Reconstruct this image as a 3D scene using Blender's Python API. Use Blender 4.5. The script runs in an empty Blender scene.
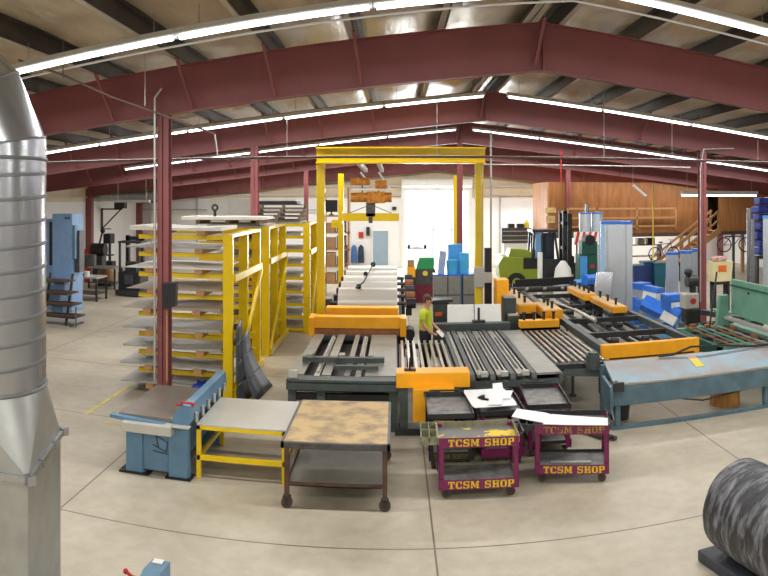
import bpy, bmesh, math, random
from math import sin, cos, tan, pi, radians as R
from mathutils import Vector as V, Matrix
rnd = random.Random(7)
scene = bpy.context.scene
col = scene.collection
H, F, CX, CY = 4.0, 690.0, 395.0, 200.0          # eye height and the panorama's focal radius / axis

def G(x, y, z=0.0):
    "point at height z seen at a place of the panorama"
    r = (H - z) * F / (y - CY); t = (x - CX) / F
    return V((r * sin(t), r * cos(t), z))
def X_(x, Y): return Y * tan((x - CX) / F)

# ------------------------------------------------------------------ materials
def s2l(c):
    return tuple(((v / 255) / 12.92 if v / 255 <= .04045 else ((v / 255 + .055) / 1.055) ** 2.4) for v in c)
MATS = {}
def mat(name, rgb, rough=.5, metal=0.0, var=.12, scale=4.0, bump=0.0, stretch=None, rgb2=None, coat=0.0, contrast=None, alpha=None, trans=0.0):
    m = bpy.data.materials.new(name); m.use_nodes = True
    nt = m.node_tree; b = nt.nodes['Principled BSDF']
    b.inputs['Roughness'].default_value = rough; b.inputs['Metallic'].default_value = metal
    b.inputs['Coat Weight'].default_value = coat
    b.inputs['Transmission Weight'].default_value = trans
    c1 = s2l(rgb); c2 = s2l(rgb2) if rgb2 else tuple(max(0, v * (1 - var * 2)) for v in c1)
    if var or rgb2:
        tc = nt.nodes.new('ShaderNodeTexCoord'); mp = nt.nodes.new('ShaderNodeMapping')
        nz = nt.nodes.new('ShaderNodeTexNoise'); rp = nt.nodes.new('ShaderNodeValToRGB')
        nt.links.new(tc.outputs['Object'], mp.inputs[0]); nt.links.new(mp.outputs[0], nz.inputs[0])
        if stretch: mp.inputs['Scale'].default_value = stretch
        nz.inputs['Scale'].default_value = scale; nz.inputs['Detail'].default_value = 5; nz.inputs['Roughness'].default_value = .6
        lo, hi = contrast or (.35, .65)
        rp.color_ramp.elements[0].position = lo; rp.color_ramp.elements[1].position = hi
        rp.color_ramp.elements[0].color = (*c2, 1); rp.color_ramp.elements[1].color = (*c1, 1)
        nt.links.new(nz.outputs[0], rp.inputs[0]); nt.links.new(rp.outputs[0], b.inputs['Base Color'])
        if bump:
            bp = nt.nodes.new('ShaderNodeBump'); bp.inputs['Strength'].default_value = bump; bp.inputs['Distance'].default_value = .05
            nt.links.new(nz.outputs[0], bp.inputs['Height']); nt.links.new(bp.outputs[0], b.inputs['Normal'])
    else:
        b.inputs['Base Color'].default_value = (*c1, 1)
    MATS[name] = m
    return m
def emit(name, rgb, s):
    m = bpy.data.materials.new(name); m.use_nodes = True
    b = m.node_tree.nodes['Principled BSDF']
    b.inputs['Base Color'].default_value = (.8, .8, .8, 1)
    b.inputs['Emission Color'].default_value = (*s2l(rgb), 1); b.inputs['Emission Strength'].default_value = s
    return m

maroon = mat('maroon_steel', (136, 74, 75), .5, var=.07, scale=1.5)
yellow = mat('yellow_paint', (240, 204, 8), .3, var=.05, scale=3)
orange = mat('orange_paint', (255, 178, 28), .4, var=.06, scale=4)
machine = mat('machine_grey_green', (74, 84, 82), .45, var=.15, scale=5)
dark = mat('dark_steel', (48, 50, 52), .45, var=.2, scale=6)
black = mat('black_rubber', (26, 26, 28), .55, var=.15)
plate = mat('grey_plate', (156, 155, 147), .38, .35, var=.1, scale=3)
plate2 = mat('pale_plate', (196, 194, 186), .35, .25, var=.06, scale=2)
rod = mat('roller_steel', (196, 186, 172), .28, .6, var=.12, scale=8, stretch=(1, .2, 1))
belt = mat('grey_belt', (84, 86, 88), .5, var=.1)
blue = mat('blue_machine_paint', (98, 138, 168), .42, var=.1, scale=3)
blue2 = mat('worn_blue_paint', (132, 162, 182), .4, .1, rgb2=(142, 138, 134), scale=.9, contrast=(.4, .58))
brakegrey = mat('blue_grey_brake_paint', (86, 112, 124), .45, var=.14, scale=2.5, rgb2=(66, 90, 102))
bluelt = mat('light_blue_press_paint', (134, 170, 214), .5, var=.06)
galv = mat('galvanised_sheet', (172, 175, 180), .24, .9, var=.05, scale=3)
wrapg = mat('wrapped_bright_sheet', (206, 216, 226), .25, .6, var=.05, scale=1.5)
galv2 = mat('dull_galvanised_sheet', (164, 166, 162), .4, .75, var=.08, scale=6)
foil = mat('blue_film', (56, 128, 234), .3, var=.12, scale=6)
foillt = mat('pale_blue_film', (92, 178, 245), .3, var=.1, scale=4)
film = mat('blue_tub_plastic', (80, 190, 252), .35, var=.12)
white = mat('white_paint', (232, 232, 228), .55, var=.03)
coilw = mat('white_coil_steel', (232, 230, 224), .3, .15, var=.06, scale=30, stretch=(.02, 1, 1))
sheet_w = mat('white_scrap_sheet', (236, 238, 240), .35, .1, var=.03)
sheet_g = mat('grey_sheet_stack', (172, 170, 164), .4, .3, var=.12, scale=1.6)
sheet_b = mat('brownish_sheet_stack', (168, 152, 132), .5, .1, var=.15, scale=1.6)
sheet_l = mat('pale_sheet_stack', (226, 222, 212), .5, .0, var=.06, scale=1.6)
wood = mat('pallet_wood', (184, 140, 92), .7, var=.15, scale=8, stretch=(1, 6, 6))
ply = mat('orange_plywood', (168, 110, 60), .55, rgb2=(122, 76, 36), scale=2.2, stretch=(1.6, 1, .35), contrast=(.3, .75))
ply2 = mat('pale_plywood', (188, 132, 80), .55, rgb2=(152, 98, 52), scale=2.2, stretch=(3, 1, .35), contrast=(.3, .75))
stump = mat('stump_wood', (190, 138, 70), .7, rgb2=(150, 100, 44), scale=3, stretch=(3, 3, .6))
worn_top = mat('worn_tan_tabletop', (190, 162, 114), .6, rgb2=(118, 104, 88), scale=3.2, contrast=(.3, .56))
steelframe = mat('bare_steel_frame', (98, 96, 98), .42, .6, var=.2, scale=8)
rustleg = mat('brown_steel_leg', (98, 74, 64), .55, .2, var=.2, scale=8)
purple = mat('purple_paint', (122, 30, 84), .45, var=.12, scale=4)
traygrey = mat('worn_grey_tray', (142, 142, 140), .5, .2, rgb2=(92, 92, 94), scale=5)
traypaint = mat('grey_tray_with_yellow_spill', (226, 194, 30), .5, rgb2=(112, 110, 108), scale=3.4, contrast=(.545, .565))
letter = mat('yellow_lettering', (238, 202, 30), .5, var=.15, scale=14)
letterold = mat('worn_yellow_lettering', (192, 160, 52), .6, rgb2=(122, 70, 66), scale=9)
letterdim = mat('faded_yellow_lettering', (120, 106, 34), .6, var=.2, scale=9)
green_m = mat('turquoise_machine_paint', (116, 172, 150), .5, var=.09, scale=2)
green_d = mat('dark_green_paint', (24, 92, 76), .5, var=.1)
lime = mat('lime_green_paint', (140, 156, 42), .45, var=.06)
glassm = mat('dark_cab_glass', (28, 40, 54), .1, var=0)
redm = mat('red_paint', (196, 44, 40), .5, var=.05)
brownm = mat('brown_rust', (166, 104, 62), .6, var=.2, scale=8)
skin_m = mat('skin', (206, 150, 118), .6, var=.05)
shirt_m = mat('lime_shirt_cloth', (196, 212, 52), .8, var=.06, scale=14)
pants_m = mat('dark_trouser_cloth', (34, 36, 44), .85, var=.1, scale=14)
hair_m = mat('brown_hair', (92, 66, 48), .7, var=.2, scale=30)
door_m = mat('blue_grey_door_paint', (150, 172, 190), .5, var=.03)
cardboard = mat('brown_cardboard', (176, 136, 96), .75, var=.08)
lamp_body = mat('white_lamp_housing', (238, 240, 242), .4, var=0)
conduit = mat('silver_conduit', (186, 184, 180), .35, .6, var=.05)
pipe_m = mat('brown_grey_pipe', (118, 98, 92), .5, .2, var=.08)
purlin_m = mat('dark_purlin_steel', (84, 80, 76), .45, .45, var=.1)
lip_m = mat('lit_lip_and_girts', (206, 200, 190), .35, .3, var=.05)  # paler than the web: the lip's caught light put into colour; girts share it
sand = mat('tan_bearing_block', (214, 178, 124), .6, var=.1, scale=5)
tarp_m = mat('blue_tarp', (30, 74, 168), .45, var=.15, scale=8, bump=.4)
stone = mat('marbled_highlight_wrap', (158, 160, 168), .38, rgb2=(44, 46, 51), scale=3.0, stretch=(1.2, 4.2, 1.2), contrast=(.46, .78), bump=1.0)  # dark marbling whose pale streaks also carry the wrap's highlights as colour
slabm = mat('dark_slab', (62, 66, 74), .6, var=.2, scale=5, bump=.5)
cream = mat('cream_plastic', (234, 224, 176), .5, var=.04)
pink = mat('pink_label', (232, 170, 168), .6, var=0)
yel_lab = mat('yellow_label', (226, 210, 74), .6, var=0)
asphalt = mat('pale_yard', (214, 212, 206), .8, var=.05)
tyre = mat('tyre_rubber', (34, 34, 36), .8, var=.1)
royal = mat('royal_blue_wrap', (28, 66, 176), .45, var=.3, scale=7, bump=1.0)
hoist_o = mat('worn_hoist_orange', (226, 146, 40), .5, var=.25, scale=7)
seamd = mat('dull_seam_steel', (120, 122, 124), .5, .6, var=.1)
navy = mat('navy_plastic', (34, 56, 110), .5, var=.12)
teal = mat('teal_plastic', (24, 92, 112), .5, var=.12)
coat_m = mat('navy_coat_cloth', (48, 58, 84), .85, var=.15)
tubem = emit('lit_tube', (236, 246, 255), 5.0)

# shadow-free floor material with joints
def floor_mat():
    m = mat('concrete', (196, 187, 168), .42, rgb2=(168, 158, 140), scale=.7, contrast=(.3, .72))
    nt = m.node_tree; b = nt.nodes['Principled BSDF']; L = nt.links
    tc = [n for n in nt.nodes if n.type == 'TEX_COORD'][0]; rp = [n for n in nt.nodes if n.type == 'VALTORGB'][0]
    sep = nt.nodes.new('ShaderNodeSeparateXYZ'); L.new(tc.outputs['Object'], sep.inputs[0])
    def M(op, a, v=None, v2=None):
        n = nt.nodes.new('ShaderNodeMath'); n.operation = op
        L.new(a, n.inputs[0])
        if v is not None:
            if isinstance(v, (int, float)): n.inputs[1].default_value = v
            else: L.new(v, n.inputs[1])
        return n.outputs[0]
    def joint(out, x0, sp):
        a = M('SUBTRACT', out, x0 - sp * 20 - sp / 2); a = M('MODULO', a, sp); a = M('SUBTRACT', a, sp / 2)
        a = M('ABSOLUTE', a); return M('LESS_THAN', a, .012)
    j = M('MAXIMUM', joint(sep.outputs[0], .455, 4.63), joint(sep.outputs[1], 7.9, 3.75))
    nz = nt.nodes.new('ShaderNodeTexNoise'); nz.inputs['Scale'].default_value = 5; nz.inputs['Detail'].default_value = 8
    L.new(tc.outputs['Object'], nz.inputs[0])
    r2 = nt.nodes.new('ShaderNodeValToRGB'); r2.color_ramp.elements[0].position = .38; r2.color_ramp.elements[1].position = .6
    r2.color_ramp.elements[0].color = (.9, .9, .89, 1); r2.color_ramp.elements[1].color = (1, 1, 1, 1)
    L.new(nz.outputs[0], r2.inputs[0])
    mul = nt.nodes.new('ShaderNodeMix'); mul.data_type = 'RGBA'; mul.blend_type = 'MULTIPLY'; mul.inputs['Factor'].default_value = 1
    L.new(rp.outputs[0], mul.inputs['A']); L.new(r2.outputs[0], mul.inputs['B'])
    mx = nt.nodes.new('ShaderNodeMix'); mx.data_type = 'RGBA'
    L.new(j, mx.inputs['Factor']); L.new(mul.outputs['Result'], mx.inputs['A'])
    mx.inputs['B'].default_value = (*s2l((112, 100, 86)), 1)
    L.new(mx.outputs['Result'], b.inputs['Base Color'])
    return m
concrete = floor_mat()
insul = mat('vinyl_faced_insulation', (208, 192, 166), .3, .15, var=.12, scale=1.6, bump=.5, stretch=(2.2, .6, 1))
wall_white = mat('white_wall_liner', (236, 236, 236), .6, var=.02, scale=.5)
wall_beige = mat('beige_wall_insulation', (222, 206, 178), .5, var=.06, scale=1.2)

# ------------------------------------------------------------------ mesh builder
class MB:
    def __init__(s): s.v, s.f, s.sm, s.mi = [], [], [], []
    def add(s, vs, fs, smooth=False, mi=0):
        o = len(s.v); s.v += [tuple(v) for v in vs]
        for f in fs: s.f.append([i + o for i in f]); s.sm.append(smooth); s.mi.append(mi)
        return s
    def box(s, x0, y0, z0, x1, y1, z1, mi=0):
        vs = [(x, y, z) for x in (x0, x1) for y in (y0, y1) for z in (z0, z1)]
        return s.add(vs, [(0, 1, 3, 2), (4, 6, 7, 5), (0, 4, 5, 1), (2, 3, 7, 6), (0, 2, 6, 4), (1, 5, 7, 3)], mi=mi)
    def obox(s, c, size, rot=(0, 0, 0), mi=0):
        from mathutils import Euler
        m = Euler(rot).to_matrix(); c = V(c); h = V(size) / 2
        vs = [c + m @ V((x * h.x, y * h.y, z * h.z)) for x in (-1, 1) for y in (-1, 1) for z in (-1, 1)]
        return s.add(vs, [(0, 1, 3, 2), (4, 6, 7, 5), (0, 4, 5, 1), (2, 3, 7, 6), (0, 2, 6, 4), (1, 5, 7, 3)], mi=mi)
    def beam(s, p, q, w, h, up=(0, 0, 1), mi=0):
        p, q = V(p), V(q); d = (q - p).normalized(); u = V(up)
        if abs(d.dot(u)) > .98: u = V((0, 1, 0))
        a = d.cross(u).normalized(); b = a.cross(d).normalized()
        vs = [e + a * (i * w / 2) + b * (j * h / 2) for e in (p, q) for i in (-1, 1) for j in (-1, 1)]
        return s.add(vs, [(0, 1, 3, 2), (4, 6, 7, 5), (0, 4, 5, 1), (2, 3, 7, 6), (0, 2, 6, 4), (1, 5, 7, 3)], mi=mi)
    def tube(s, p, q, r, n=12, r2=None, caps=True, mi=0):
        p, q = V(p), V(q); r2 = r if r2 is None else r2
        d = (q - p).normalized(); u = V((0, 0, 1)) if abs(d.z) < .95 else V((1, 0, 0))
        a = d.cross(u).normalized(); b = a.cross(d)
        vs = [p + (a * cos(2 * pi * k / n) + b * sin(2 * pi * k / n)) * r for k in range(n)] + \
             [q + (a * cos(2 * pi * k / n) + b * sin(2 * pi * k / n)) * r2 for k in range(n)]
        s.add(vs, [(k, (k + 1) % n, n + (k + 1) % n, n + k) for k in range(n)], True, mi)
        if caps:
            s.add(vs[:n], [list(range(n))[::-1]], False, mi); s.add(vs[n:], [list(range(n))], False, mi)
        return s
    def path(s, pts, r, n=8, mi=0):
        for a, b in zip(pts, pts[1:]): s.tube(a, b, r, n, mi=mi)
        return s
    def ring(s, c, axis, Rr, r, n=28, m=6, mi=0):
        c = V(c); ax = V(axis).normalized(); u = V((0, 0, 1)) if abs(ax.z) < .9 else V((1, 0, 0))
        a = ax.cross(u).normalized(); b = ax.cross(a)
        vs = []
        for i in range(n):
            d = a * cos(2 * pi * i / n) + b * sin(2 * pi * i / n)
            for j in range(m):
                vs.append(c + d * (Rr + r * cos(2 * pi * j / m)) + ax * (r * sin(2 * pi * j / m)))
        return s.add(vs, [(i * m + j, ((i + 1) % n) * m + j, ((i + 1) % n) * m + (j + 1) % m, i * m + (j + 1) % m) for i in range(n) for j in range(m)], True, mi)
    def loft(s, loops, caps=True, smooth=True, mi=0):
        n = len(loops[0]); vs = [v for l in loops for v in l]
        fs = [(i * n + k, i * n + (k + 1) % n, (i + 1) * n + (k + 1) % n, (i + 1) * n + k) for i in range(len(loops) - 1) for k in range(n)]
        s.add(vs, fs, smooth, mi)
        if caps:
            s.add(loops[0], [list(range(n))[::-1]], False, mi); s.add(loops[-1], [list(range(n))], False, mi)
        return s
    def prism(s, poly, d, mi=0, smooth=False):
        "3D polygon extruded by vector d"
        n = len(poly); d = V(d); a = [V(p) for p in poly]; b = [p + d for p in a]
        s.add(a + b, [list(range(n))[::-1], list(range(n, 2 * n))] + [(k, (k + 1) % n, n + (k + 1) % n, n + k) for k in range(n)], smooth, mi)
        return s
    def ball(s, c, r, n=12, m=8, sc=(1, 1, 1), mi=0):
        c = V(c)
        loops = [[c + V((r * sc[0] * sin(pi * i / m) * cos(2 * pi * k / n), r * sc[1] * sin(pi * i / m) * sin(2 * pi * k / n), -r * sc[2] * cos(pi * i / m))) for k in range(n)] for i in range(1, m)]
        return s.loft(loops, True, True, mi)

def mesh_from(mb, name, mats, off=None):
    me = bpy.data.meshes.new(name)
    vs = mb.v if off is None else [(v[0] - off[0], v[1] - off[1], v[2] - off[2]) for v in mb.v]
    me.from_pydata(vs, [], mb.f)
    for m in (mats if isinstance(mats, (list, tuple)) else [mats]): me.materials.append(m)
    me.polygons.foreach_set('use_smooth', mb.sm); me.polygons.foreach_set('material_index', mb.mi)
    bm = bmesh.new(); bm.from_mesh(me); bmesh.ops.recalc_face_normals(bm, faces=bm.faces); bm.to_mesh(me); bm.free()
    me.update(); return me

LOC = {}
def thing(name, label, cat, loc=(0, 0, 0), group=None, rotz=None):
    "an Empty at the thing's base; rotz given: parts are built in its own frame, else in room coordinates"
    o = bpy.data.objects.new(name, None); col.objects.link(o); o.empty_display_size = .2
    o.location = loc; o['label'] = label; o['category'] = cat
    if group: o['group'] = group
    if rotz is not None: o.rotation_euler = (0, 0, rotz); LOC[o.name] = (0, 0, 0)
    else: LOC[o.name] = tuple(loc)
    return o
def part(name, mb, m, parent, bevel=0, label=None):
    if name in SPLIT:
        ps = pieces(mb)
        if len(ps) > 1:
            for q in ps: o = part0(name, q, m, parent, bevel, label)
            return o
    return part0(name, mb, m, parent, bevel, label)
def part0(name, mb, m, parent, bevel=0, label=None):
    off = LOC[parent.name]
    o = bpy.data.objects.new(name, mesh_from(mb, name, m, off)); col.objects.link(o); o.parent = parent
    LOC[o.name] = off
    if bevel: bev(o, bevel)
    if label: o['label'] = label
    return o
def pieces(mb):
    "the separate solids of a builder, one builder each"
    par = {}
    def find(a):
        while par[a] != a: par[a] = par[par[a]]; a = par[a]
        return a
    key = [tuple(round(c, 4) for c in v) for v in mb.v]
    for k in key: par.setdefault(k, k)
    for f in mb.f:
        r = find(key[f[0]])
        for i in f[1:]: par[find(key[i])] = r
    out = {}
    for f, sm, mi in zip(mb.f, mb.sm, mb.mi):
        o = out.setdefault(find(key[f[0]]), (MB(), {})); m, ix = o
        for i in f:
            if i not in ix: ix[i] = len(m.v); m.v.append(mb.v[i])
        m.f.append([ix[i] for i in f]); m.sm.append(sm); m.mi.append(mi)
    return [o[0] for o in out.values()]
SPLIT = {'hanger', 'foot', 'chain', 'end_rail', 'clamp', 'support', 'seam', 'window', 'bolt', 'wheel', 'strap', 'sling', 'trolley', 'eye', 'ear', 'leg', 'stand', 'upright', 'post', 'rib', 'drawer_pull', 'curb'}
def bev(o, w):
    b = o.modifiers.new('bevel', 'BEVEL'); b.width = w; b.segments = 2; b.limit_method = 'ANGLE'; b.angle_limit = R(40); b.harden_normals = False
def single(name, mb, m, label, cat, group=None, bevel=0, base=None):
    "a thing that is one mesh; origin at its base"
    xs = list(zip(*mb.v)); c = base or ((min(xs[0]) + max(xs[0])) / 2, (min(xs[1]) + max(xs[1])) / 2, min(xs[2]))
    o = bpy.data.objects.new(name, mesh_from(mb, name, m, c)); col.objects.link(o); o.location = c
    LOC[o.name] = c
    o['label'] = label; o['category'] = cat
    if group: o['group'] = group
    if bevel: bev(o, bevel)
    return o
def struct(name, mb, m, parent=None):
    o = bpy.data.objects.new(name, mesh_from(mb, name, m)); col.objects.link(o); LOC[o.name] = (0, 0, 0)
    if parent: o.parent = parent
    else: o['kind'] = 'structure'
    return o
ORD = ['first', 'second', 'third', 'fourth', 'fifth', 'sixth', 'seventh', 'eighth', 'ninth', 'tenth', 'eleventh', 'twelfth']

GLY = {'T': [(0, 6.7, 6, 8), (0, 5.2, .9, 8), (5.1, 5.2, 6, 8), (2.1, 0, 3.9, 8), (1.2, 0, 4.8, 1)], 'C': [(0, 1, 1.9, 7), (1, 7, 5.6, 8), (1, 0, 5.6, 1), (4.6, 5, 5.7, 8), (4.6, .2, 5.7, 2.3)],
       'S': [(1, 7, 5, 8), (0, 4.3, 1.8, 7.3), (.8, 3.4, 5, 4.7), (4, .8, 5.8, 3.9), (.8, 0, 5, 1), (0, 0, .9, 2.5), (4.8, 5.5, 5.7, 8)], 'H': [(.5, 0, 2.4, 8), (4.2, 0, 6.1, 8), (2, 3.4, 4.4, 4.7), (0, 0, 2.9, 1), (0, 7, 2.9, 8), (3.7, 0, 6.6, 1), (3.7, 7, 6.6, 8)],
       'O': [(0, 1, 1.9, 7), (4.2, 1, 6.1, 7), (1, 7, 5.1, 8), (1, 0, 5.1, 1)], 'P': [(.5, 0, 2.4, 8), (0, 7, 5, 8), (2, 3.2, 5, 4.2), (4.2, 3.6, 6, 7.6), (0, 0, 3, 1)],
       'M': [(.4, 0, 1.5, 8), (5.6, 0, 7.4, 8), (0, 0, 2, 1), (5, 0, 8, 1), (0, 7, 2.2, 8), (5.4, 7, 8, 8)]}
def slab_text(txt, w, h, m, parent, loc, rotz=0.0):
    "thick slab-serif stencil capitals, standing on a panel that faces its own -y"
    b = MB(); x = 0; k = 0
    for ch in txt:
        if ch == ' ': x += 4.2; continue
        wd = {'M': 8, 'H': 6.6}.get(ch, 6)
        for (a, c, d, e) in GLY[ch]: b.box(x + a, -.5 - .003 * k, c, x + d, .5, e); k += 1
        if ch == 'M':
            b.prism([(x + .6, -.5, 8), (x + 2.4, -.5, 8), (x + 4.6, -.5, 1), (x + 3.4, -.5, 1)], (0, 1, 0)); b.prism([(x + 5.4, -.5, 8), (x + 6.6, -.5, 8), (x + 4.6, -.5, 1), (x + 3.5, -.5, 1)], (0, 1, 0))
        x += wd + 1.1
    x -= 1.1
    mb = MB(); c_, s_ = cos(rotz), sin(rotz)
    for v in b.v:
        lx_, ly_, lz_ = (v[0] / x - .5) * w, v[1] * .0025, (v[2] / 8 - .5) * h
        mb.v.append((loc[0] + lx_ * c_ - ly_ * s_, loc[1] + lx_ * s_ + ly_ * c_, loc[2] + lz_))
    mb.f, mb.sm, mb.mi = b.f, b.sm, b.mi
    for word in pieces_by_gap(mb, loc, c_, s_): part('lettering', word, m, parent)
def pieces_by_gap(mb, loc, c_, s_):
    "one builder per word"
    ps = sorted(pieces(mb), key=lambda q: min((v[0] - loc[0]) * c_ + (v[1] - loc[1]) * s_ for v in q.v))
    out = []; end = None; gap = .04
    for q in ps:
        u = [(v[0] - loc[0]) * c_ + (v[1] - loc[1]) * s_ for v in q.v]
        if end is None or min(u) - end > gap: out.append(MB()); end = max(u)
        end = max(end, max(u)); w_ = out[-1]; n = len(w_.v); w_.v += q.v; w_.f += [[i + n for i in f] for f in q.f]; w_.sm += q.sm; w_.mi += q.mi
    return out
def skinned(pts, edges, rad, levels=2, root=0):
    "grow a smooth limb surface over a joint skeleton"
    me = bpy.data.meshes.new('sk'); me.from_pydata(pts, edges, []); o = bpy.data.objects.new('sk', me); col.objects.link(o)
    sk = o.modifiers.new('s', 'SKIN'); sk.use_smooth_shade = True
    for i, r in enumerate(rad):
        d = me.skin_vertices[0].data[i]; d.radius = r if isinstance(r, tuple) else (r, r); d.use_root = (i == root)
    su = o.modifiers.new('u', 'SUBSURF'); su.levels = levels; su.render_levels = levels
    dg = bpy.context.evaluated_depsgraph_get(); out = bpy.data.meshes.new_from_object(o.evaluated_get(dg))
    bpy.data.objects.remove(o)
    for p in out.polygons: p.use_smooth = True
    return out
def link_mesh(name, me, m, parent):
    bm = bmesh.new(); bm.from_mesh(me); bmesh.ops.remove_doubles(bm, verts=bm.verts, dist=.0005); bmesh.ops.recalc_face_normals(bm, faces=bm.faces); bm.to_mesh(me); bm.free()
    me.materials.clear(); me.materials.append(m); o = bpy.data.objects.new(name, me); col.objects.link(o); o.parent = parent
    LOC[o.name] = LOC[parent.name]
    return o

# ------------------------------------------------------------------ the building
RX, SL = 2.46, .108                                   # ridge line and roof slope
XL, XR, YB, YF = -15.9, 20.8, 40.9, -7.0              # walls
FY = [11.3, 18.6, 25.9, 33.2, 40.5]
PUR = [.24, 1.66, 3.1, 4.52, 5.95, 7.4, 8.85, 10.3, 11.75, 13.2, 14.65, 16.1, 17.5]
def zr(X, z0): return z0 - SL * abs(X - RX)

b = MB().box(XL - .3, YF - .3, -.3, XR + .3, YB + .3, 0); b.box(-40, YB + .3, -.3, 45, 90, -.03, 1); struct('floor', b, [concrete, asphalt])
# blanket ceiling hanging between the purlins
b = MB()
for side in (-1, 1):
    edges = PUR + [18.6]
    for a, c in zip(edges, edges[1:]):
        nx, ny = 8, 110
        ph = rnd.random() * 6
        vs = []
        for j in range(ny + 1):
            Y = YF + (YB + .3 - YF) * j / ny
            for i in range(nx + 1):
                u = i / nx; d = a + (c - a) * u
                sag = (.13 + .035 * sin(Y * 1.7 + ph) + .02 * sin(Y * 4.1 + ph * 2)) * (1 - (2 * u - 1) ** 2)
                sag += .012 * sin(u * 17 + Y * 2.3 + ph) * (1 - (2 * u - 1) ** 4)
                X = RX + side * d
                vs.append((X, Y, zr(X, 7.25) - sag))
        b.add(vs, [(j * (nx + 1) + i, j * (nx + 1) + i + 1, (j + 1) * (nx + 1) + i + 1, (j + 1) * (nx + 1) + i) for j in range(ny) for i in range(nx)], True)
b.prism([(RX - 19, YF - .3, zr(RX - 19, 7.27)), (RX, YF - .3, 7.27), (RX + 19, YF - .3, zr(RX - 19, 7.27)), (RX + 19, YF - .3, zr(RX - 19, 7.42)), (RX, YF - .3, 7.42), (RX - 19, YF - .3, zr(RX - 19, 7.42))], (0, YB + .9 - YF, 0))
struct('ceiling', b, insul)
# walls: white liner panel below, faced insulation and girts above
def gable(Y0, Y1, x0, x1, zb):
    pts = [(x0, Y0, zb), (x1, Y0, zb), (x1, Y0, zr(x1, 7.27))]
    if x0 < RX < x1: pts.append((RX, Y0, 7.27))
    pts.append((x0, Y0, zr(x0, 7.27)))
    return pts
DX0, DX1, DZ = X_(405, YB), X_(468, YB), 4.55
b = MB()
b.box(XL, YB, 0, DX0, YB + .2, 4.1); b.box(DX1, YB, 0, XR, YB + .2, 4.1)
b.prism(gable(YB, 0, XL, DX0, 4.1), (0, .2, 0), 1); b.prism(gable(YB, 0, DX1, XR, 4.1), (0, .2, 0), 1)
b.prism(gable(YB, 0, DX0, DX1, DZ), (0, .2, 0), 1)
for z in (4.25, 4.75): 
    b.box(XL, YB - .12, z, DX0 - .3, YB, z + .12, 2); b.box(DX1 + .3, YB - .12, z, XR, YB, z + .12, 2)
struct('wall_back', b, [wall_white, wall_beige, lip_m])
for nm, x0, x1 in (('wall_left', XL - .2, XL), ('wall_right', XR, XR + .2)):
    b = MB().box(x0, YF, 0, x1, YB + .2, 3.9); zt = zr(x0, 7.2)
    b.box(x0, YF, 3.9, x1, YB + .2, zt, 1)
    xi = x1 if x0 < 0 else x0 - .1
    for z in (4.1, 4.6): b.box(xi, YF, z, xi + .1, YB, z + .1, 2)
    struct(nm, b, [wall_white, wall_beige, lip_m])
b = MB().box(XL - .2, YF - .2, 0, XR + .2, YF, 4.1); b.prism(gable(YF - .2, 0, XL, XR, 4.1), (0, .2, 0), 1)
struct('wall_front', b, [wall_white, wall_beige])
# overhead doorway: jambs, head, the rolled-up curtain
b = MB()
b.box(DX0 - .22, YB - .1, 0, DX0, YB + .22, DZ + .2); b.box(DX1, YB - .1, 0, DX1 + .22, YB + .22, DZ + .2); b.box(DX0, YB - .1, DZ, DX1, YB + .22, DZ + .2)
b.tube((DX0 - .2, YB - .4, DZ + .45), (DX1 + .2, YB - .4, DZ + .45), .26, 18)
struct('trim_1', b, white)
# blue-grey walk door
dx0, dx1 = X_(373, YB), X_(388, YB)
b = MB().box(dx0, YB - .07, 0, dx1, YB - .02, 2.16); dr = struct('door_1', b, door_m)
b = MB(); b.box(dx0 - .08, YB - .1, 0, dx0, YB, 2.24); b.box(dx1, YB - .1, 0, dx1 + .08, YB, 2.24); b.box(dx0, YB - .1, 2.16, dx1, YB, 2.24)
struct('door_frame', b, white, dr)
b = MB().tube((dx1 - .12, YB - .14, 1.05), (dx1 - .12, YB - .06, 1.05), .03, 10).tube((dx1 - .12, YB - .13, 1.05), (dx1 - .26, YB - .13, 1.05), .014, 8)
struct('door_handle', b, conduit, dr)

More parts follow.
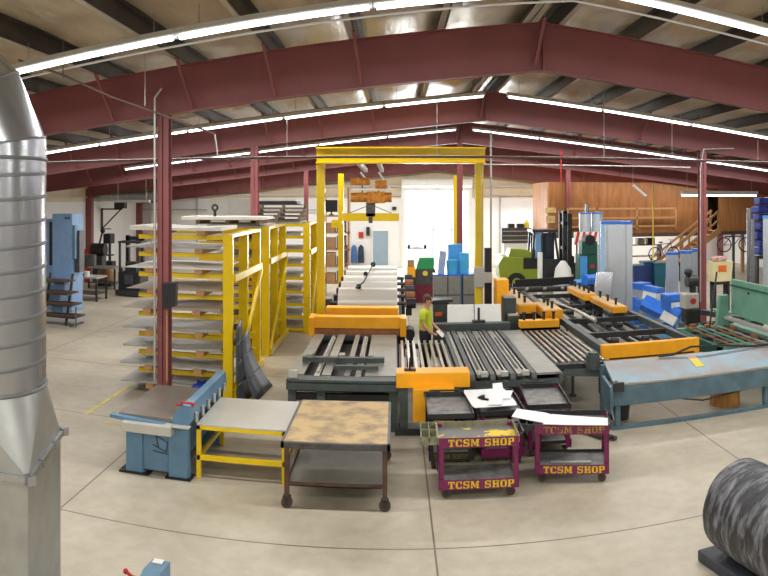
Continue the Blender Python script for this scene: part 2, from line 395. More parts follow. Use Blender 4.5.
# steel frames
FL = ['maroon steel roof frame nearest the camera, its left column beside the blue shear',
      'maroon steel roof frame second from camera, columns beside yellow rack and green machine',
      'maroon steel roof frame third from the camera, with a post under the ridge',
      'maroon steel roof frame fourth from camera, just before the plywood mezzanine',
      'maroon steel end frame against the white back wall']
zbot, ztop = 6.15, 6.96
COLS = [[-3.92, 8.87], [-3.83, 8.87], [2.44], [-4.3, 8.5], []]
for k, Y in enumerate(FY):
    zbot = 5.72 if k == 4 else 6.15
    t = thing('roof_portal', FL[k], 'roof frame', (RX, Y, 0), 'maroon steel roof frames')
    for side in (-1, 1):
        b = MB(); xe = RX + side * (18.2)
        def q(x, z0): return zr(x, z0)
        b.prism([(RX, Y - .008, zbot), (xe, Y - .008, q(xe, zbot)), (xe, Y - .008, q(xe, ztop)), (RX, Y - .008, ztop)], (0, .016, 0))
        for z0 in (zbot, ztop - .02):
            b.prism([(RX, Y - .1, z0), (xe, Y - .1, q(xe, z0)), (xe, Y - .1, q(xe, z0 + .02)), (RX, Y - .1, z0 + .02)], (0, .2, 0))
        part('rafter', b, maroon, t)
        for d in PUR[1:11:1]:
            x = RX + side * d
            if d == 1.66 or (side == 1 and (k == 0 or PUR.index(d) % 3)): continue
            b = MB().beam((x, Y - .65, q(x, ztop) - .01), (x - side * .1, Y - .1, q(x, zbot) + .06), .05, .035)
            part('flange_brace', b, maroon, t)
        b = MB().beam((xe, Y, 0), (xe, Y, q(xe, ztop)), .3, .35, up=(1, 0, 0)); part('wall_column', b, maroon, t)
    b = MB().box(RX - .015, Y - .09, zbot + .02, RX + .015, Y + .09, ztop - .02); part('ridge_plate', b, maroon, t)
    b = MB().beam((RX - .06, Y - .4, ztop), (RX - .15, Y - .09, zbot + .1), .06, .035); part('flange_brace', b, maroon, t)
    for x in COLS[k]:
        b = MB(); zt = zr(x, zbot) + .005; w = .1
        b.box(x - .008, Y - w, 0, x + .008, Y + w, zt); b.box(x - w, Y - w, 0, x + w, Y - w + .016, zt); b.box(x - w, Y + w - .016, 0, x + w, Y + w, zt)
        b.box(x - .17, Y - .17, 0, x + .17, Y + .17, .03)
        part('column', b, maroon, t)

# purlins
SIDE = {-1: 'left', 1: 'right'}
for side in (-1, 1):
    for i, d in enumerate(PUR[:12]):
        x = RX + side * d; z = zr(x, ztop)
        lab = f'dark roof purlin running along the ridge on its {SIDE[side]}' if i == 0 else f'dark roof purlin, {ORD[i-1]} out from the ridge on the {SIDE[side]}'
        b = MB(); s = side
        b.box(x - .012, YF, z, x + .012, YB, z + .27)
        b.box(min(x, x - s * .1), YF, z + .25, max(x, x - s * .1), YB, z + .27)
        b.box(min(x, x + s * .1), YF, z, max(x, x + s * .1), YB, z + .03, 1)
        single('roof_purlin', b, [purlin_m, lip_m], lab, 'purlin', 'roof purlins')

# strip lights, with lamps along each run
ROWS = [(8.3, 6.64, 3, 3, 'nearest'), (16.7, 6.59, 5, 4, 'middle'), (24.4, 6.55, 5, 5, 'third')]
def area(name, c, rot, sx, sy, e, colr=(1, .985, .96)):
    l = bpy.data.lights.new(name, 'AREA'); l.shape = 'RECTANGLE'; l.size = sx; l.size_y = sy; l.energy = e; l.color = colr
    o = bpy.data.objects.new(name, l); col.objects.link(o); o.location = c; o.rotation_euler = rot
    return o
sa = math.atan(SL); FLN = 2.44
for Y, z0, nl, nr, rn in ROWS:
    for side, n in ((-1, nl), (1, nr)):
        for i in range(n):
            d0 = .28 + i * 2.455; d1 = d0 + FLN
            xa, xb = RX + side * d0, RX + side * d1; za, zb_ = zr(xa, z0), zr(xb, z0)
            t = thing('strip_light', f'lit white strip light, {ORD[i]} {SIDE[side]} of the ridge in the {rn} row', 'ceiling light', ((xa + xb) / 2, Y, (za + zb_) / 2), 'fluorescent strip lights')
            b = MB(); w, h = .13, .08
            prof = [(-w, 0), (-w * .55, h), (w * .55, h), (w, 0), (w * .9, -.01), (-w * .9, -.01)]
            b.loft([[(x, Y + p[0], z + p[1]) for p in prof] for x, z in ((xa, za), (xb, zb_))], True, False)
            part('housing', b, lamp_body, t)
            for o_ in (-.022, .022):
                part('tube', MB().tube((xa + side * .04, Y + o_, za - .035), (xb - side * .04, Y + o_, zb_ - .035), .019, 12), tubem, t)
            b = MB()
            for u in (.12, .88):
                x, z = xa + (xb - xa) * u, za + (zb_ - za) * u; b.tube((x, Y, z + h), (x, Y, zr(x, 6.98)), .006, 6)
            part('hanger', b, conduit, t)
POW = 330
for Y, z0 in [(8.3, 6.64), (16.7, 6.59), (24.4, 6.55), (32.0, 6.5), (37.5, 6.5), (1.0, 6.6), (-4.5, 6.6)]:
    for side in (-1, 1):
        x = RX + side * 7.2
        area('strip_lamp', (x, Y, zr(x, z0) - .08), (0, side * sa, 0), 13.6, .2, POW)

# conduits and pipes under the roof
def pipe(name, pts, r, m, label, cat='pipe', group=None):
    return single(name, MB().path(pts, r, 8), m, label, cat, group)
pipe('sprinkler_pipe', [(-9, 16.2, 5.0), (1, 16.2, 5.02), (12, 16.2, 5.02)], .03, pipe_m, 'brownish horizontal pipe crossing in front of the yellow gantry beam')
pipe('air_pipe', [(X_(484, 17.9), 17.9, 4.93), (X_(690, 17.9), 17.9, 4.93)], .02, conduit, 'thin pale pipe just below the brown pipe, right of the gantry')
zz = lambda x, z0=6.6: zr(x, z0)
pipe('white_conduit', [(x, 9.3, zz(x, 6.78)) for x in (-6.5, -3, 0, RX)] + [(x, 9.3, zz(x, 6.78)) for x in (5, 8)], .018, lamp_body, 'thin white conduit running under the roof below the nearest lights', 'conduit')
t = thing('junction_box', 'grey square junction box on the white conduit under the roof', 'junction box', (X_(458, 9.2), 9.2, 6.7)); x = X_(458, 9.2)
part('box', MB().box(x - .07, 9.2, 6.62, x + .07, 9.29, 6.76), conduit, t)
pipe('column_conduit', [(-4.03, 11.1, .9), (-4.03, 11.1, 5.75), (-3.9, 11.08, 5.9)], .022, conduit, 'silver conduit up the near side of the maroon column', 'conduit')
p = lambda x, y, Y: (X_(x, Y), Y, 4 + (200 - y) / F * Y / cos((x - CX) / F))
pipe('sloping_pipe', [p(18, 60, 8.8), p(60, 74, 9.2), p(112, 97, 9.8), p(160, 114, 10.4), p(215, 134, 10.9)], .018, pipe_m, 'thin dark pipe sloping down from the duct towards the maroon column')
pipe('hanger_rod', [p(63, 78, 9.2), p(63, -12, 9.2)], .009, pipe_m, 'thin rod hanging from the roof near the top left corner', 'rod')
pipe('drop_rod', [p(145, 106, 10.2), p(145, 40, 10.2)], .008, conduit, 'thin pale rod holding the sloping pipe', 'rod')
pipe('pipe_drop', [p(215, 134, 10.9), p(218, 158, 10.9)], .012, conduit, 'short pale pipe dropping from the end of the sloping pipe')
for (x, y0, y1, Y, lab) in ((287, 110, 156, 16.2, 'thin rod hanging the brown pipe, left of the gantry'), (437, 96, 157, 16.2, 'thin rod hanging the brown pipe above the gantry beam'), (604, 88, 157, 16.2, 'thin rod hanging the brown pipe right of the ridge'), (672, 110, 160, 16.2, 'thin rod hanging the brown pipe left of the right column'), (758, 140, 162, 16.2, 'thin rod hanging the brown pipe at the right edge')):
    pipe('pipe_hanger', [p(x, y0, Y), p(x, y1, Y)], .008, conduit, lab, 'rod')
pipe('red_air_hose', [p(561, 150, 17), p(561, 182, 17)], .02, redm, 'short red hose hanging from the pale pipe', 'hose')
pipe('column_conduit', [(8.72, 18.4, 1), (8.72, 18.4, 4.9), (8.8, 18.35, 5.5), (9.8, 18.35, 5.55)], .02, conduit, 'pale conduit beside the right maroon column bending right at the top', 'conduit')
pipe('drop_pole', [p(653, 183, 30), (X_(653, 30), 30, 0)], .03, yel_lab, 'slim yellow drop pole in front of the plywood mezzanine', 'pole')

# ------------------------------------------------------------------ silver duct at the left
dc = V((-2.36, 3.48, 0)); vr = V((.828, .561, 0)); vf = V((-.561, .828, 0))
t = thing('air_duct', 'large silver round spiral duct rising from a square base at left edge', 'duct', dc)
a0 = R(-30.3); RD = .38
sq = [dc + V((cos(a0 + k * pi / 2), sin(a0 + k * pi / 2), 0)) * .55 for k in range(4)]
b = MB().loft([[p_ + V((0, 0, z)) for p_ in sq] for z in (0, 2.5)], True, False)
part('square_duct', b, galv2, t)
b = MB()
for k in range(4): b.beam(sq[k] + V((0, 0, 2.5)), sq[(k + 1) % 4] + V((0, 0, 2.5)), .05, .035)
for k in range(4): b.obox(dc + (sq[k] - dc) * 1.04 + V((0, 0, 2.5)), (.05, .05, .05), (0, 0, a0))
for k in range(4):
    for u in (.3, .7): b.obox(sq[k].lerp(sq[(k + 1) % 4], u) * 1.0 + V((0, 0, 2.5)), (.03, .06, .05), (0, 0, a0 + k * pi / 2 + pi / 4 + pi / 2))
part('flange', b, galv, t)
b = MB(); up = V((0, 0, 2.5))
circ = lambda a: dc + V((cos(a), sin(a), 0)) * RD + V((0, 0, 2.9))
for k in range(4):
    ac = a0 + k * pi / 2; arc = [circ(ac - pi / 4 + pi / 2 * i / 14) for i in range(15)]
    b.add([sq[k] + up] + arc, [(0, i, i + 1) for i in range(1, 15)], True)
    b.add([sq[k] + up, sq[(k + 1) % 4] + up, circ(ac + pi / 4)], [(0, 1, 2)])
part('transition', b, galv2, t)
b = MB(); b.tube(dc + V((0, 0, 2.88)), dc + V((0, 0, 4.24)), RD, 64, caps=False)
part('spiral_pipe', b, galv, t); b = MB()
for k in range(10):                                   # raised spiral seams
    vs = []; z = 2.92 + k * .137
    for i in range(65):
        an = 2 * pi * i / 64
        for dr_, dz in ((0, -.012), (.0045, 0), (0, .012)):
            vs.append(dc + V((cos(an), sin(an), 0)) * (RD + dr_) + V((0, 0, min(4.24, z + dz + .137 * i / 64))))
    b.add(vs, [(3 * i + j, 3 * i + 3 + j, 3 * i + 4 + j, 3 * i + 1 + j) for i in range(64) for j in range(2)], True)
part('spiral_seam', b, seamd, t)
for z in (2.9, 4.24): part('collar', MB().ring(dc + V((0, 0, z)), (0, 0, 1), RD, .012, 64), seamd, t)
b = MB(); bd = -vr; loops = []; c = dc + V((0, 0, 4.24)); ang = 0
segs = [(0, .0), (22, .52), (44, .5), (66, .5), (90, .5)]
cen, tilt = [c], [0]; q = dc + V((0, 0, 4.3)); d_ = 0
for g in range(4):
    cen.append(q); tilt.append(R(11.25 + 22.5 * g)); an = R(22.5 * (g + 1)); q = q + (bd * sin(an) + V((0, 0, cos(an)))) * (.28 if g < 3 else 2.0)
cen.append(q); tilt.append(pi / 2)
for c, an in zip(cen, tilt):
    e1 = bd * cos(an) - V((0, 0, 1)) * sin(an); e2 = vf
    loops.append([c + (e1 * cos(2 * pi * k / 48) + e2 * sin(2 * pi * k / 48)) * (RD + .004) for k in range(48)])
for l0, l1 in zip(loops, loops[1:]): b.loft([l0, l1], False, True)
e = part('elbow', b, galv, t)
b = MB()
for (c, an) in list(zip(cen, tilt))[1:5]: part('gore_seam', MB().ring(c, bd * sin(an) + V((0, 0, cos(an))), RD + .003, .008, 48), seamd, e)

# ------------------------------------------------------------------ casters / carts
def caster(parent, x, y, r=.06, h=.11):
    f = MB().box(x - .05, y - .04, h + .0, x + .05, y + .04, h + .02); f.box(x - .03, y - .032, .04, x + .03, y - .024, h); f.box(x - .03, y + .024, .04, x + .03, y + .032, h)
    c = part('caster', f, dark, parent)
    part('wheel', MB().tube((x, y - .02, r), (x, y + .02, r), r, 20), rustleg, c)
def tray(x0, y0, x1, y1, z, lip, th=.012, mi_in=1, low_back=False):
    b = MB(); b.box(x0, y0, z, x1, y1, z + th, mi_in)
    b.box(x0, y0, z, x1, y0 + th, z + lip); b.box(x0, y1 - th, z, x1, y1, z + lip); b.box(x0, y0 + th, z, x0 + th, y1 - th, z + lip); b.box(x1 - th, y0 + th, z, x1, y1 - th, z + lip)
    return b
def make_cart(label, loc, rotz, L=1.07, D=.66, body=purple, inner=traygrey, rim=purple, text=('TCSM SHOP', 'TCSM SHOP'), tmat=(letter, letter), rack=False, end=None, caddy=None):
    t = thing('shop_cart', label, 'cart', loc, 'steel shop carts', rotz)
    x0, x1, y0, y1 = -L / 2, L / 2, -D / 2, D / 2; zt = .74; zl = .2
    for x in (x0, x1):
        for y in (y0, y1):
            sx, sy = (1 if x < 0 else -1), (1 if y < 0 else -1)
            b = MB(); b.box(min(x, x + sx * .07), min(y, y + sy * .012), .14, max(x, x + sx * .07), max(y, y + sy * .012), .8)
            b.box(min(x, x + sx * .012), min(y, y + sy * .07), .14, max(x, x + sx * .012), max(y, y + sy * .07), .8)
            part('post', b, body, t)
    u = part('upper_tray', tray(x0 - .012, y0 - .012, x1 + .012, y1 + .012, zt, .09), [rim, inner], t)
    l = part('lower_tray', tray(x0 + .01, y0 + .01, x1 - .01, y1 - .01, zl, .05), [rim, traygrey], t)
    pu = part('upper_panel', MB().box(x0, y0 - .02, zt - .045, x1, y0 - .008, zt + .085), body, t)
    pl = part('lower_panel', MB().box(x0, y0 - .02, .135, x1, y0 - .008, .265), body, t)
    for k, (pp, z) in enumerate(((pu, zt + .02), (pl, .2))):
        if text[k]: slab_text(text[k], L * .82, .094, tmat[k], pp, (.03, y0 - .0215, z))
    if end:
        pe = part('end_panel', MB().box(x0 - .022, y0, .135, x0 - .008, y1, .265), body, t)
        if end.strip(): slab_text(end, .5, .07, letterdim, pe, (x0 - .0235, 0, .2), -pi / 2)
    for x in (x0 + .1, x1 - .1):
        for y in (y0 + .07, y1 - .07): caster(t, x, y)
    if rack:
        b = MB(); xr0, xr1 = x0 - .24, x0 - .014
        for y in (y0, (y0 + y1) / 2, y1 - .012): b.box(xr0, y, zt + .0, xr1, y + .012, zt + .09)
        for x in (xr0, (xr0 + xr1) / 2, xr1 - .01): b.box(x, y0, zt, x + .012, y1, zt + .09)
        b.box(xr0, y0, zt - .008, xr1, y1, zt)
        part('tool_caddy', b, caddy or dark, t)
    part('push_handle', MB().path([(x1, y0 + .08, zt + .06), (x1 + .08, y0 + .08, zt + .1), (x1 + .08, y1 - .08, zt + .1), (x1, y1 - .08, zt + .06)], .014, 8), dark, t)
    return t
c1 = make_cart('purple shop cart in front with yellow paint spilled in its top tray', (1.13, 9.5, 0), R(-1.5), 1.08, .66, caddy=mat('painted_caddy', (150, 150, 118), .6, var=.3, scale=14), inner=traypaint, rim=mat('bare_tray_rim', (150, 146, 120), .5, .2, var=.2, scale=9), rack=True)
c2 = make_cart('purple shop cart at right with white sheet strips across its top', (2.55, 9.74, 0), R(-14), 1.05, .66, rim=dark, text=('TCSM SHOP', 'TCSM SHOP'), tmat=(letterold, letter), rack=True)
c3 = make_cart('purple shop cart with black tray standing behind the right cart', (2.42, 11.05, 0), R(86), 1.2, .66, text=(None, None), rim=black)
c4 = make_cart('black shop cart with empty grey tray before the small orange box', (.83, 10.78, 0), R(90), 1.15, .66, body=dark, rim=dark, text=(None, None), end='TCSM SHOP')
c5 = make_cart('purple shop cart between two others carrying white cut sheet scraps', (1.62, 10.85, 0), R(90), 1.15, .66, text=(None, None), rim=black, end=' ')
# things lying on the carts
def sheet(name, pts, z, th, m, label, hole=None, cat='sheet metal', group=None, tilt=0):
    b = MB(); b.prism([(p_[0], p_[1], z + tilt * i_) for i_, p_ in enumerate(pts)], (0, 0, th))
    return single(name, b, m, label, cat, group)
def plate_with_hole(cx, cy, w, d, r, z, th, rot):
    b = MB(); n = 32; inn, out = [], []
    for k in range(n):
        a = 2 * pi * k / n; c_, s_ = cos(a), sin(a); inn.append((r * c_, r * s_))
        q = min(w / 2 / max(abs(c_), 1e-6), d / 2 / max(abs(s_), 1e-6)); out.append((q * c_, q * s_))
    def tr(p_, zz_): return (cx + p_[0] * cos(rot) - p_[1] * sin(rot), cy + p_[0] * sin(rot) + p_[1] * cos(rot), zz_)
    vs = [tr(p_, zz_) for zz_ in (z, z + th) for l in (inn, out) for p_ in l]
    fs = []
    for k in range(n):
        m_ = (k + 1) % n
        fs += [(k, m_, n + m_, n + k), (2 * n + k, 3 * n + k, 3 * n + m_, 2 * n + m_), (k, 2 * n + k, 2 * n + m_, m_), (n + k, n + m_, 3 * n + m_, 3 * n + k)]
    return b.add(vs, fs)
single('cut_sheet', plate_with_hole(1.5, 10.9, .7, .98, .19, .845, .008, R(4)), sheet_w, 'white cut sheet with a round hole lying on the middle cart', 'sheet metal')
def rotp(c, pts, a): return [(c[0] + x * cos(a) - y * sin(a), c[1] + x * sin(a) + y * cos(a)) for x, y in pts]
def flat(name, px, z, th, m, label):
    pts = [G(x, y, z) for x, y in px]; b = MB().prism(pts, (0, 0, th)); return single(name, b, m, label, 'sheet metal')
flat('cross_scrap', [(492.5, 384), (502, 383), (503.5, 391), (513, 391), (510, 399), (503, 399), (502, 405), (488, 405), (489, 399), (485, 398), (485, 391), (493, 391)], .862, .01, sheet_w, 'white cross-shaped sheet offcut on top of the holed sheet')
flat('sheet_strip', [(517, 409), (545, 413), (560, 417.5), (543, 423), (511.5, 417)], .84, .008, sheet_w, 'long white sheet strip hanging over left end of the right cart')
flat('sheet_strip', [(552, 414.5), (607.5, 418.5), (608, 425.5), (543, 424.5), (545, 419)], .852, .008, sheet_w, 'white sheet strip covering the right half of the right cart')
sheet('flat_bar', rotp((2.5, 9.62), [(-.28, -.02), (.3, -.02), (.3, .03), (-.28, .03)], R(-14)), .213, .02, plate2, 'pale flat bar lying on the lower tray of right cart')
# wooden-topped rolling table
t = thing('rolling_table', 'rolling steel table with worn tan wooden top at front centre', 'table', (-.765, 9.74, 0))
x0, x1, y0, y1 = -1.47, -.06, 8.78, 10.7
part('tabletop', MB().box(x0 + .04, y0 + .04, .84, x1 - .04, y1 - .04, .884), worn_top, t)
b = MB(); b.box(x0, y0, .8, x1, y0 + .045, .88); b.box(x0, y1 - .045, .8, x1, y1, .88); b.box(x0, y0, .8, x0 + .045, y1, .88); b.box(x1 - .045, y0, .8, x1, y1, .88)
part('top_frame', b, steelframe, t, .004)
part('lower_shelf', tray(x0 + .06, y0 + .06, x1 - .06, y1 - .06, .3, .05), [rustleg, plate], t)
for x in (x0 + .04, x1 - .1):
    for y in (y0 + .05, y1 - .11):
        part('leg', MB().box(x, y, .16, x + .06, y + .06, .8), rustleg, t)
        caster(t, x + .03, y + .03, .075, .14)
# yellow table with grey sheet top
t = thing('feed_table', 'low yellow table with grey sheet top between shear and rolling table', 'table', (-2.18, 10.2, 0))
x0, x1, y0, y1 = -2.82, -1.52, 9.53, 10.93
part('tabletop', MB().box(x0, y0, .755, x1, y1, .775), plate2, t)
b = MB()
for a in ((x0, y0, x1, y0 + .05), (x0, y1 - .05, x1, y1), (x0, y0, x0 + .05, y1), (x1 - .05, y0, x1, y1)): b.box(a[0], a[1], .7, a[2], a[3], .755)
part('top_rail', b, yellow, t)
for x in (x0, x1 - .06):
    for y in (y0, y1 - .06): part('leg', MB().box(x, y, 0, x + .06, y + .06, .72), yellow, t)
b = MB().box(x0, y0 + .005, .26, x1, y0 + .05, .33).box(x0, y1 - .05, .26, x1, y1 - .005, .33).box(x0 + .005, y0, .26, x0 + .05, y1, .33).box(x1 - .05, y0, .26, x1 - .005, y1, .33)
part('stretcher', b, yellow, t)

# ------------------------------------------------------------------ blue shear at left
t = thing('power_shear', 'blue foot shear with dark steel bed beside the maroon column', 'shear', (-3.4, 10.2, 0))
b = MB()
b.prism([(-3.88, 9.42, 0), (-3.55, 9.42, 0), (-3.6, 9.42, .07), (-3.16, 9.42, .07), (-3.2, 9.42, 0), (-2.9, 9.42, 0), (-2.93, 9.42, .8), (-3.84, 9.42, .8)], (0, .12, 0))
b.box(-3.86, 9.39, .02, -3.6, 9.43, .78); b.box(-3.2, 9.39, .02, -2.92, 9.43, .78)
part('side_frame', b, blue, t, .01)
b = MB().prism([(-3.88, 10.9, 0), (-2.83, 10.9, 0), (-2.87, 10.9, .8), (-3.84, 10.9, .8)], (0, .12, 0)); part('side_frame', b, blue, t, .01)
m_ = MB()
for a, c in (((-3.45, .45), (-3.24, .36)), ((-3.24, .36), (-3.22, .5)), ((-3.22, .5), (-3.4, .58)), ((-3.4, .58), (-3.36, .42)), ((-3.45, .36), (-3.2, .33))):
    m_.beam((a[0], 9.414, a[1]), (c[0], 9.414, c[1]), .012, .008)
part('marker_scrawl', m_, dark, t)
part('foot', MB().box(-3.96, 9.36, 0, -3.5, 9.6, .025).box(-3.24, 9.36, 0, -2.86, 9.6, .025), black, t)
part('lower_beam', MB().box(-3.7, 9.54, .25, -3.0, 10.9, .7), blue, t)
part('bed', MB().box(-3.98, 9.4, .79, -3.05, 11.06, .86), mat('dark_worn_bed', (140, 130, 122), .4, .4, var=.14, scale=2), t, .006)
part('bed_edge', MB().prism([(-4.08, 9.3, .8), (-3.05, 9.28, .74), (-3.05, 9.4, .74), (-4.08, 9.4, .8)], (0, 0, .05)), blue, t)
part('squaring_arm', MB().box(-3.85, 9.2, .66, -3.1, 9.38, .8).box(-3.1, 9.26, .77, -2.85, 9.36, .8), plate2, t, .01)
b = MB(); prof = [(-3.15, .86), (-3.06, 1.0), (-3.0, 1.07), (-2.88, 1.06), (-2.86, .84), (-2.9, .78), (-3.1, .8)]
b.loft([[(x, Y, z) for x, z in prof] for Y in (9.36, 11.5)], True, False); bm_ = part('blade_beam', b, blue, t, .008)
part('measuring_strip', MB().beam((-3.13, 9.36, .875), (-3.13, 11.3, .875), .035, .01), yel_lab, bm_)
for k in range(6):
    y = 9.6 + k * .33; part('hold_down', MB().tube((-2.84, y, .78), (-2.84, y, .92), .026, 10), plate2, t)
part('blade_handle', MB().path([(-3.02, 9.42, 1.05), (-2.98, 9.36, 1.12), (-2.84, 9.36, 1.12), (-2.84, 9.42, 1.06)], .015, 8).tube((-3.12, 9.5, 1.03), (-2.82, 9.5, 1.08), .015, 8), redm, t)

# ------------------------------------------------------------------ yellow sheet racks
LV = [.12, .5, .87, 1.25, 1.67, 2.07, 2.5, 2.92, 3.28]
def rack(label, Ys, Xp, Xe, levels, brace=True, half=.1):
    t = thing('sheet_rack', label, 'rack', (Xp, Ys[0], 0), 'yellow sheet racks')
    for Y in Ys: part('post', MB().box(Xp - half, Y - .05, 0, Xp + half, Y + .05, 3.25), yellow, t, .006)
    part('top_rail', MB().box(Xp - half, Ys[0] - .05, 3.25, Xp + half, Ys[-1] + .05, 3.31), yellow, t)
    part('middle_rail', MB().box(Xp + half, Ys[0], 2.36, Xp + half + .05, Ys[-1], 2.5), yellow, t)
    part('base_rail', MB().box(Xp + half, Ys[0], .03, Xp + half + .06, Ys[-1] + .2, .17), yellow, t)
    if brace: part('brace', MB().beam((Xp + half + .03, Ys[0], .16), (Xp + half + .03, Ys[-1], 2.36), .06, .09), yellow, t)
    for Y in (Ys[0] + .12, Ys[-1] - .15):
        for z in levels: part('arm', MB().box(Xe, Y - .04, z - .09, Xp, Y + .04, z), yellow, t)
    return t
rack('yellow sheet rack nearest the camera, behind the maroon column', [13.4, 14.8, 16.2], -3.3, -5.25, LV[1:])
rack('second yellow sheet rack, with diagonal brace, beyond the nearest rack', [17.4, 18.7, 20.1], -3.3, -5.1, LV)
rack('third yellow sheet rack, beside the left leg of the gantry', [20.6, 22.4], -2.65, -4.5, LV)
tops = [sheet_g, sheet_g, sheet_g, sheet_g, sheet_b, sheet_b, sheet_l, sheet_g, sheet_l]
nm9 = ['lowest', 'second lowest', 'third lowest', 'fourth lowest', 'middle', 'fourth highest', 'third highest', 'second highest', 'topmost']
for k, z in enumerate(LV):
    j = rnd.uniform(-.06, .06); x0, x1 = -5.42 + j - .02 * (8 - k), -3.43; y0 = 13.3 + rnd.uniform(-.06, .04); y1 = y0 + 1.42
    for q_, xb in enumerate((-5.0 + j, -3.95 + j)):
        single('wood_bearer', MB().box(xb, y0 - .04, z, xb + .16, y1 - .05, z + .1), wood, f'{["left","right"][q_]} wooden bearer under the {nm9[k]} sheet stack in the nearest rack', 'wood block', 'wooden bearers in the nearest rack')
    b = MB(); n = 8; th = .05 if k < 8 else .07; top, bot = [], []
    for i in range(n + 1):
        u = i / n; x = x0 + (x1 - x0) * u; dz = .02 * sin(u * 5 + k) - (.03 * (1 - u) if k != 8 else 0)
        top += [(x, y0, z + .1 + th + dz), (x, y1, z + .1 + th + dz)]; bot += [(x, y0, z + .1 + dz * .0), (x, y1, z + .1)]
    N = len(top); fs = []
    for i in range(n):
        a = 2 * i; fs += [(a, a + 2, a + 3, a + 1), (N + a, N + a + 1, N + a + 3, N + a + 2), (a, N + a, N + a + 2, a + 2), (a + 1, a + 3, N + a + 3, N + a + 1)]
    fs += [(0, 1, N + 1, N), (N - 2, 2 * N - 2, 2 * N - 1, N - 1)]
    b.add(top + bot, fs)
    desc = {sheet_g: 'grey', sheet_b: 'brownish', sheet_l: 'pale'}[tops[k]]
    single('sheet_stack', b, tops[k], f'{desc} sheet metal stack, {nm9[k]} in the nearest yellow rack', 'sheet metal', 'sheet stacks in the racks')
for (Xa, Xb, Y0, Y1, rn) in ((-4.9, -3.45, 17.5, 19.9, 'second'), (-4.3, -2.82, 20.7, 22.3, 'third')):
    for k, z in enumerate(LV):
        m_ = [sheet_g, sheet_b, sheet_g][(k + (rn == 'third')) % 3]; desc = {sheet_g: 'grey', sheet_b: 'brownish'}[m_]
        single('sheet_stack', MB().box(Xa, Y0, z, Xb + rnd.uniform(-.05, .03), Y1, z + .04 + .05 * rnd.random()), m_, f'{desc} sheet metal stack, {nm9[k]} in the {rn} yellow rack', 'sheet metal', 'sheet stacks in the racks')
# pallets and boards on top of the racks
def pallet(cx, cy, z, L, D, rot, label, m=wood):
    t = thing('pallet', label, 'pallet', (cx, cy, z), 'pallets above the racks', rot)
    b = MB()
    for i in range(7): y = -D / 2 + (D - .1) * i / 6; b.box(-L / 2, y, .1, L / 2, y + .1, .12)
    part('deck_boards', b, m, t)
    for x in (-L / 2, -.05, L / 2 - .1): part('stringer', MB().box(x, -D / 2, .02, x + .1, D / 2, .1), m, t)
    b = MB()
    for i in range(3): y = -D / 2 + (D - .1) * i / 2; b.box(-L / 2, y, 0, L / 2, y + .1, .02)
    part('bottom_boards', b, m, t)
    return t
greyw = mat('weathered_pallet_wood', (150, 132, 112), .75, var=.2, scale=8)
pallet(-4.3, 17.9, 3.37, 1.7, 1.1, 0, 'weathered wooden pallet under the white boards above the second rack', greyw)
single('white_board', MB().box(-5.5, 17.2, 3.49, -3.3, 18.5, 3.57), sheet_l, 'long white board stack lying on a pallet above the second rack', 'board')
single('white_board', MB().box(-6.3, 22.6, 0, -4.7, 22.7, 4.05), white, 'large white panel standing behind the racks at left', 'board')
for i in range(4): pallet(-3.6 + .04 * i, 21.4, 3.375 + .122 * i, 1.5, 1.3, R(3 * i), f'weathered wooden pallet, {["lowest","second","third","topmost"][i]} in the stack above the third rack', greyw)
single('dark_sheet_bundle', MB().box(-4.3, 21.0, 3.865, -3.0, 21.9, 3.97), dark, 'dark bundle on top of the pallet stack above the racks', 'sheet metal', bevel=.01)
single('white_board', MB().obox((-3.75, 21.4, 3.995), (1.35, .8, .04), (0, .0, .05)), sheet_l, 'pale board on the dark bundle above the pallet stack', 'board')
t = thing('lifting_hook', 'small black lifting hook standing on the white boards', 'hook', (-4.7, 17.6, 3.62))
part('shank', MB().tube((-4.7, 17.6, 3.57), (-4.7, 17.6, 3.72), .04, 10), black, t); part('ring', MB().ring((-4.7, 17.6, 3.8), (0, 1, 0), .07, .03, 20), black, t)
b = MB().prism([(-3.86, 11.12, 2.15), (-3.62, 11.1, 2.22), (-3.6, 11.1, 2.62), (-3.86, 11.1, 2.6)], (0, -.14, 0)); single('black_holder', b, black, 'black holder box strapped to the near maroon column', 'holder', bevel=.01)
pipe('wood_batten', [(-3.83, 11.16, .9), (-3.83, 11.16, 2.1)], .014, wood, 'thin wooden batten along the near maroon column below the black holder', 'batten')
# blue tarp on the lowest level
b = MB(); n = 12; vs = []
for i in range(n + 1):
    for j in range(5): vs.append((-4.0 + .5 * i / n, 13.2 + .12 * j, .22 + .05 * sin(i * 2.1) * cos(j * 1.7) + .05 * (j % 2)))
b.add(vs, [(i * 5 + j, (i + 1) * 5 + j, (i + 1) * 5 + j + 1, i * 5 + j + 1) for i in range(n) for j in range(4)], True)
o = single('blue_tarp', b, tarp_m, 'crumpled blue tarp under the lowest sheets of the nearest rack', 'tarp'); o.modifiers.new('s', 'SOLIDIFY').thickness = .03
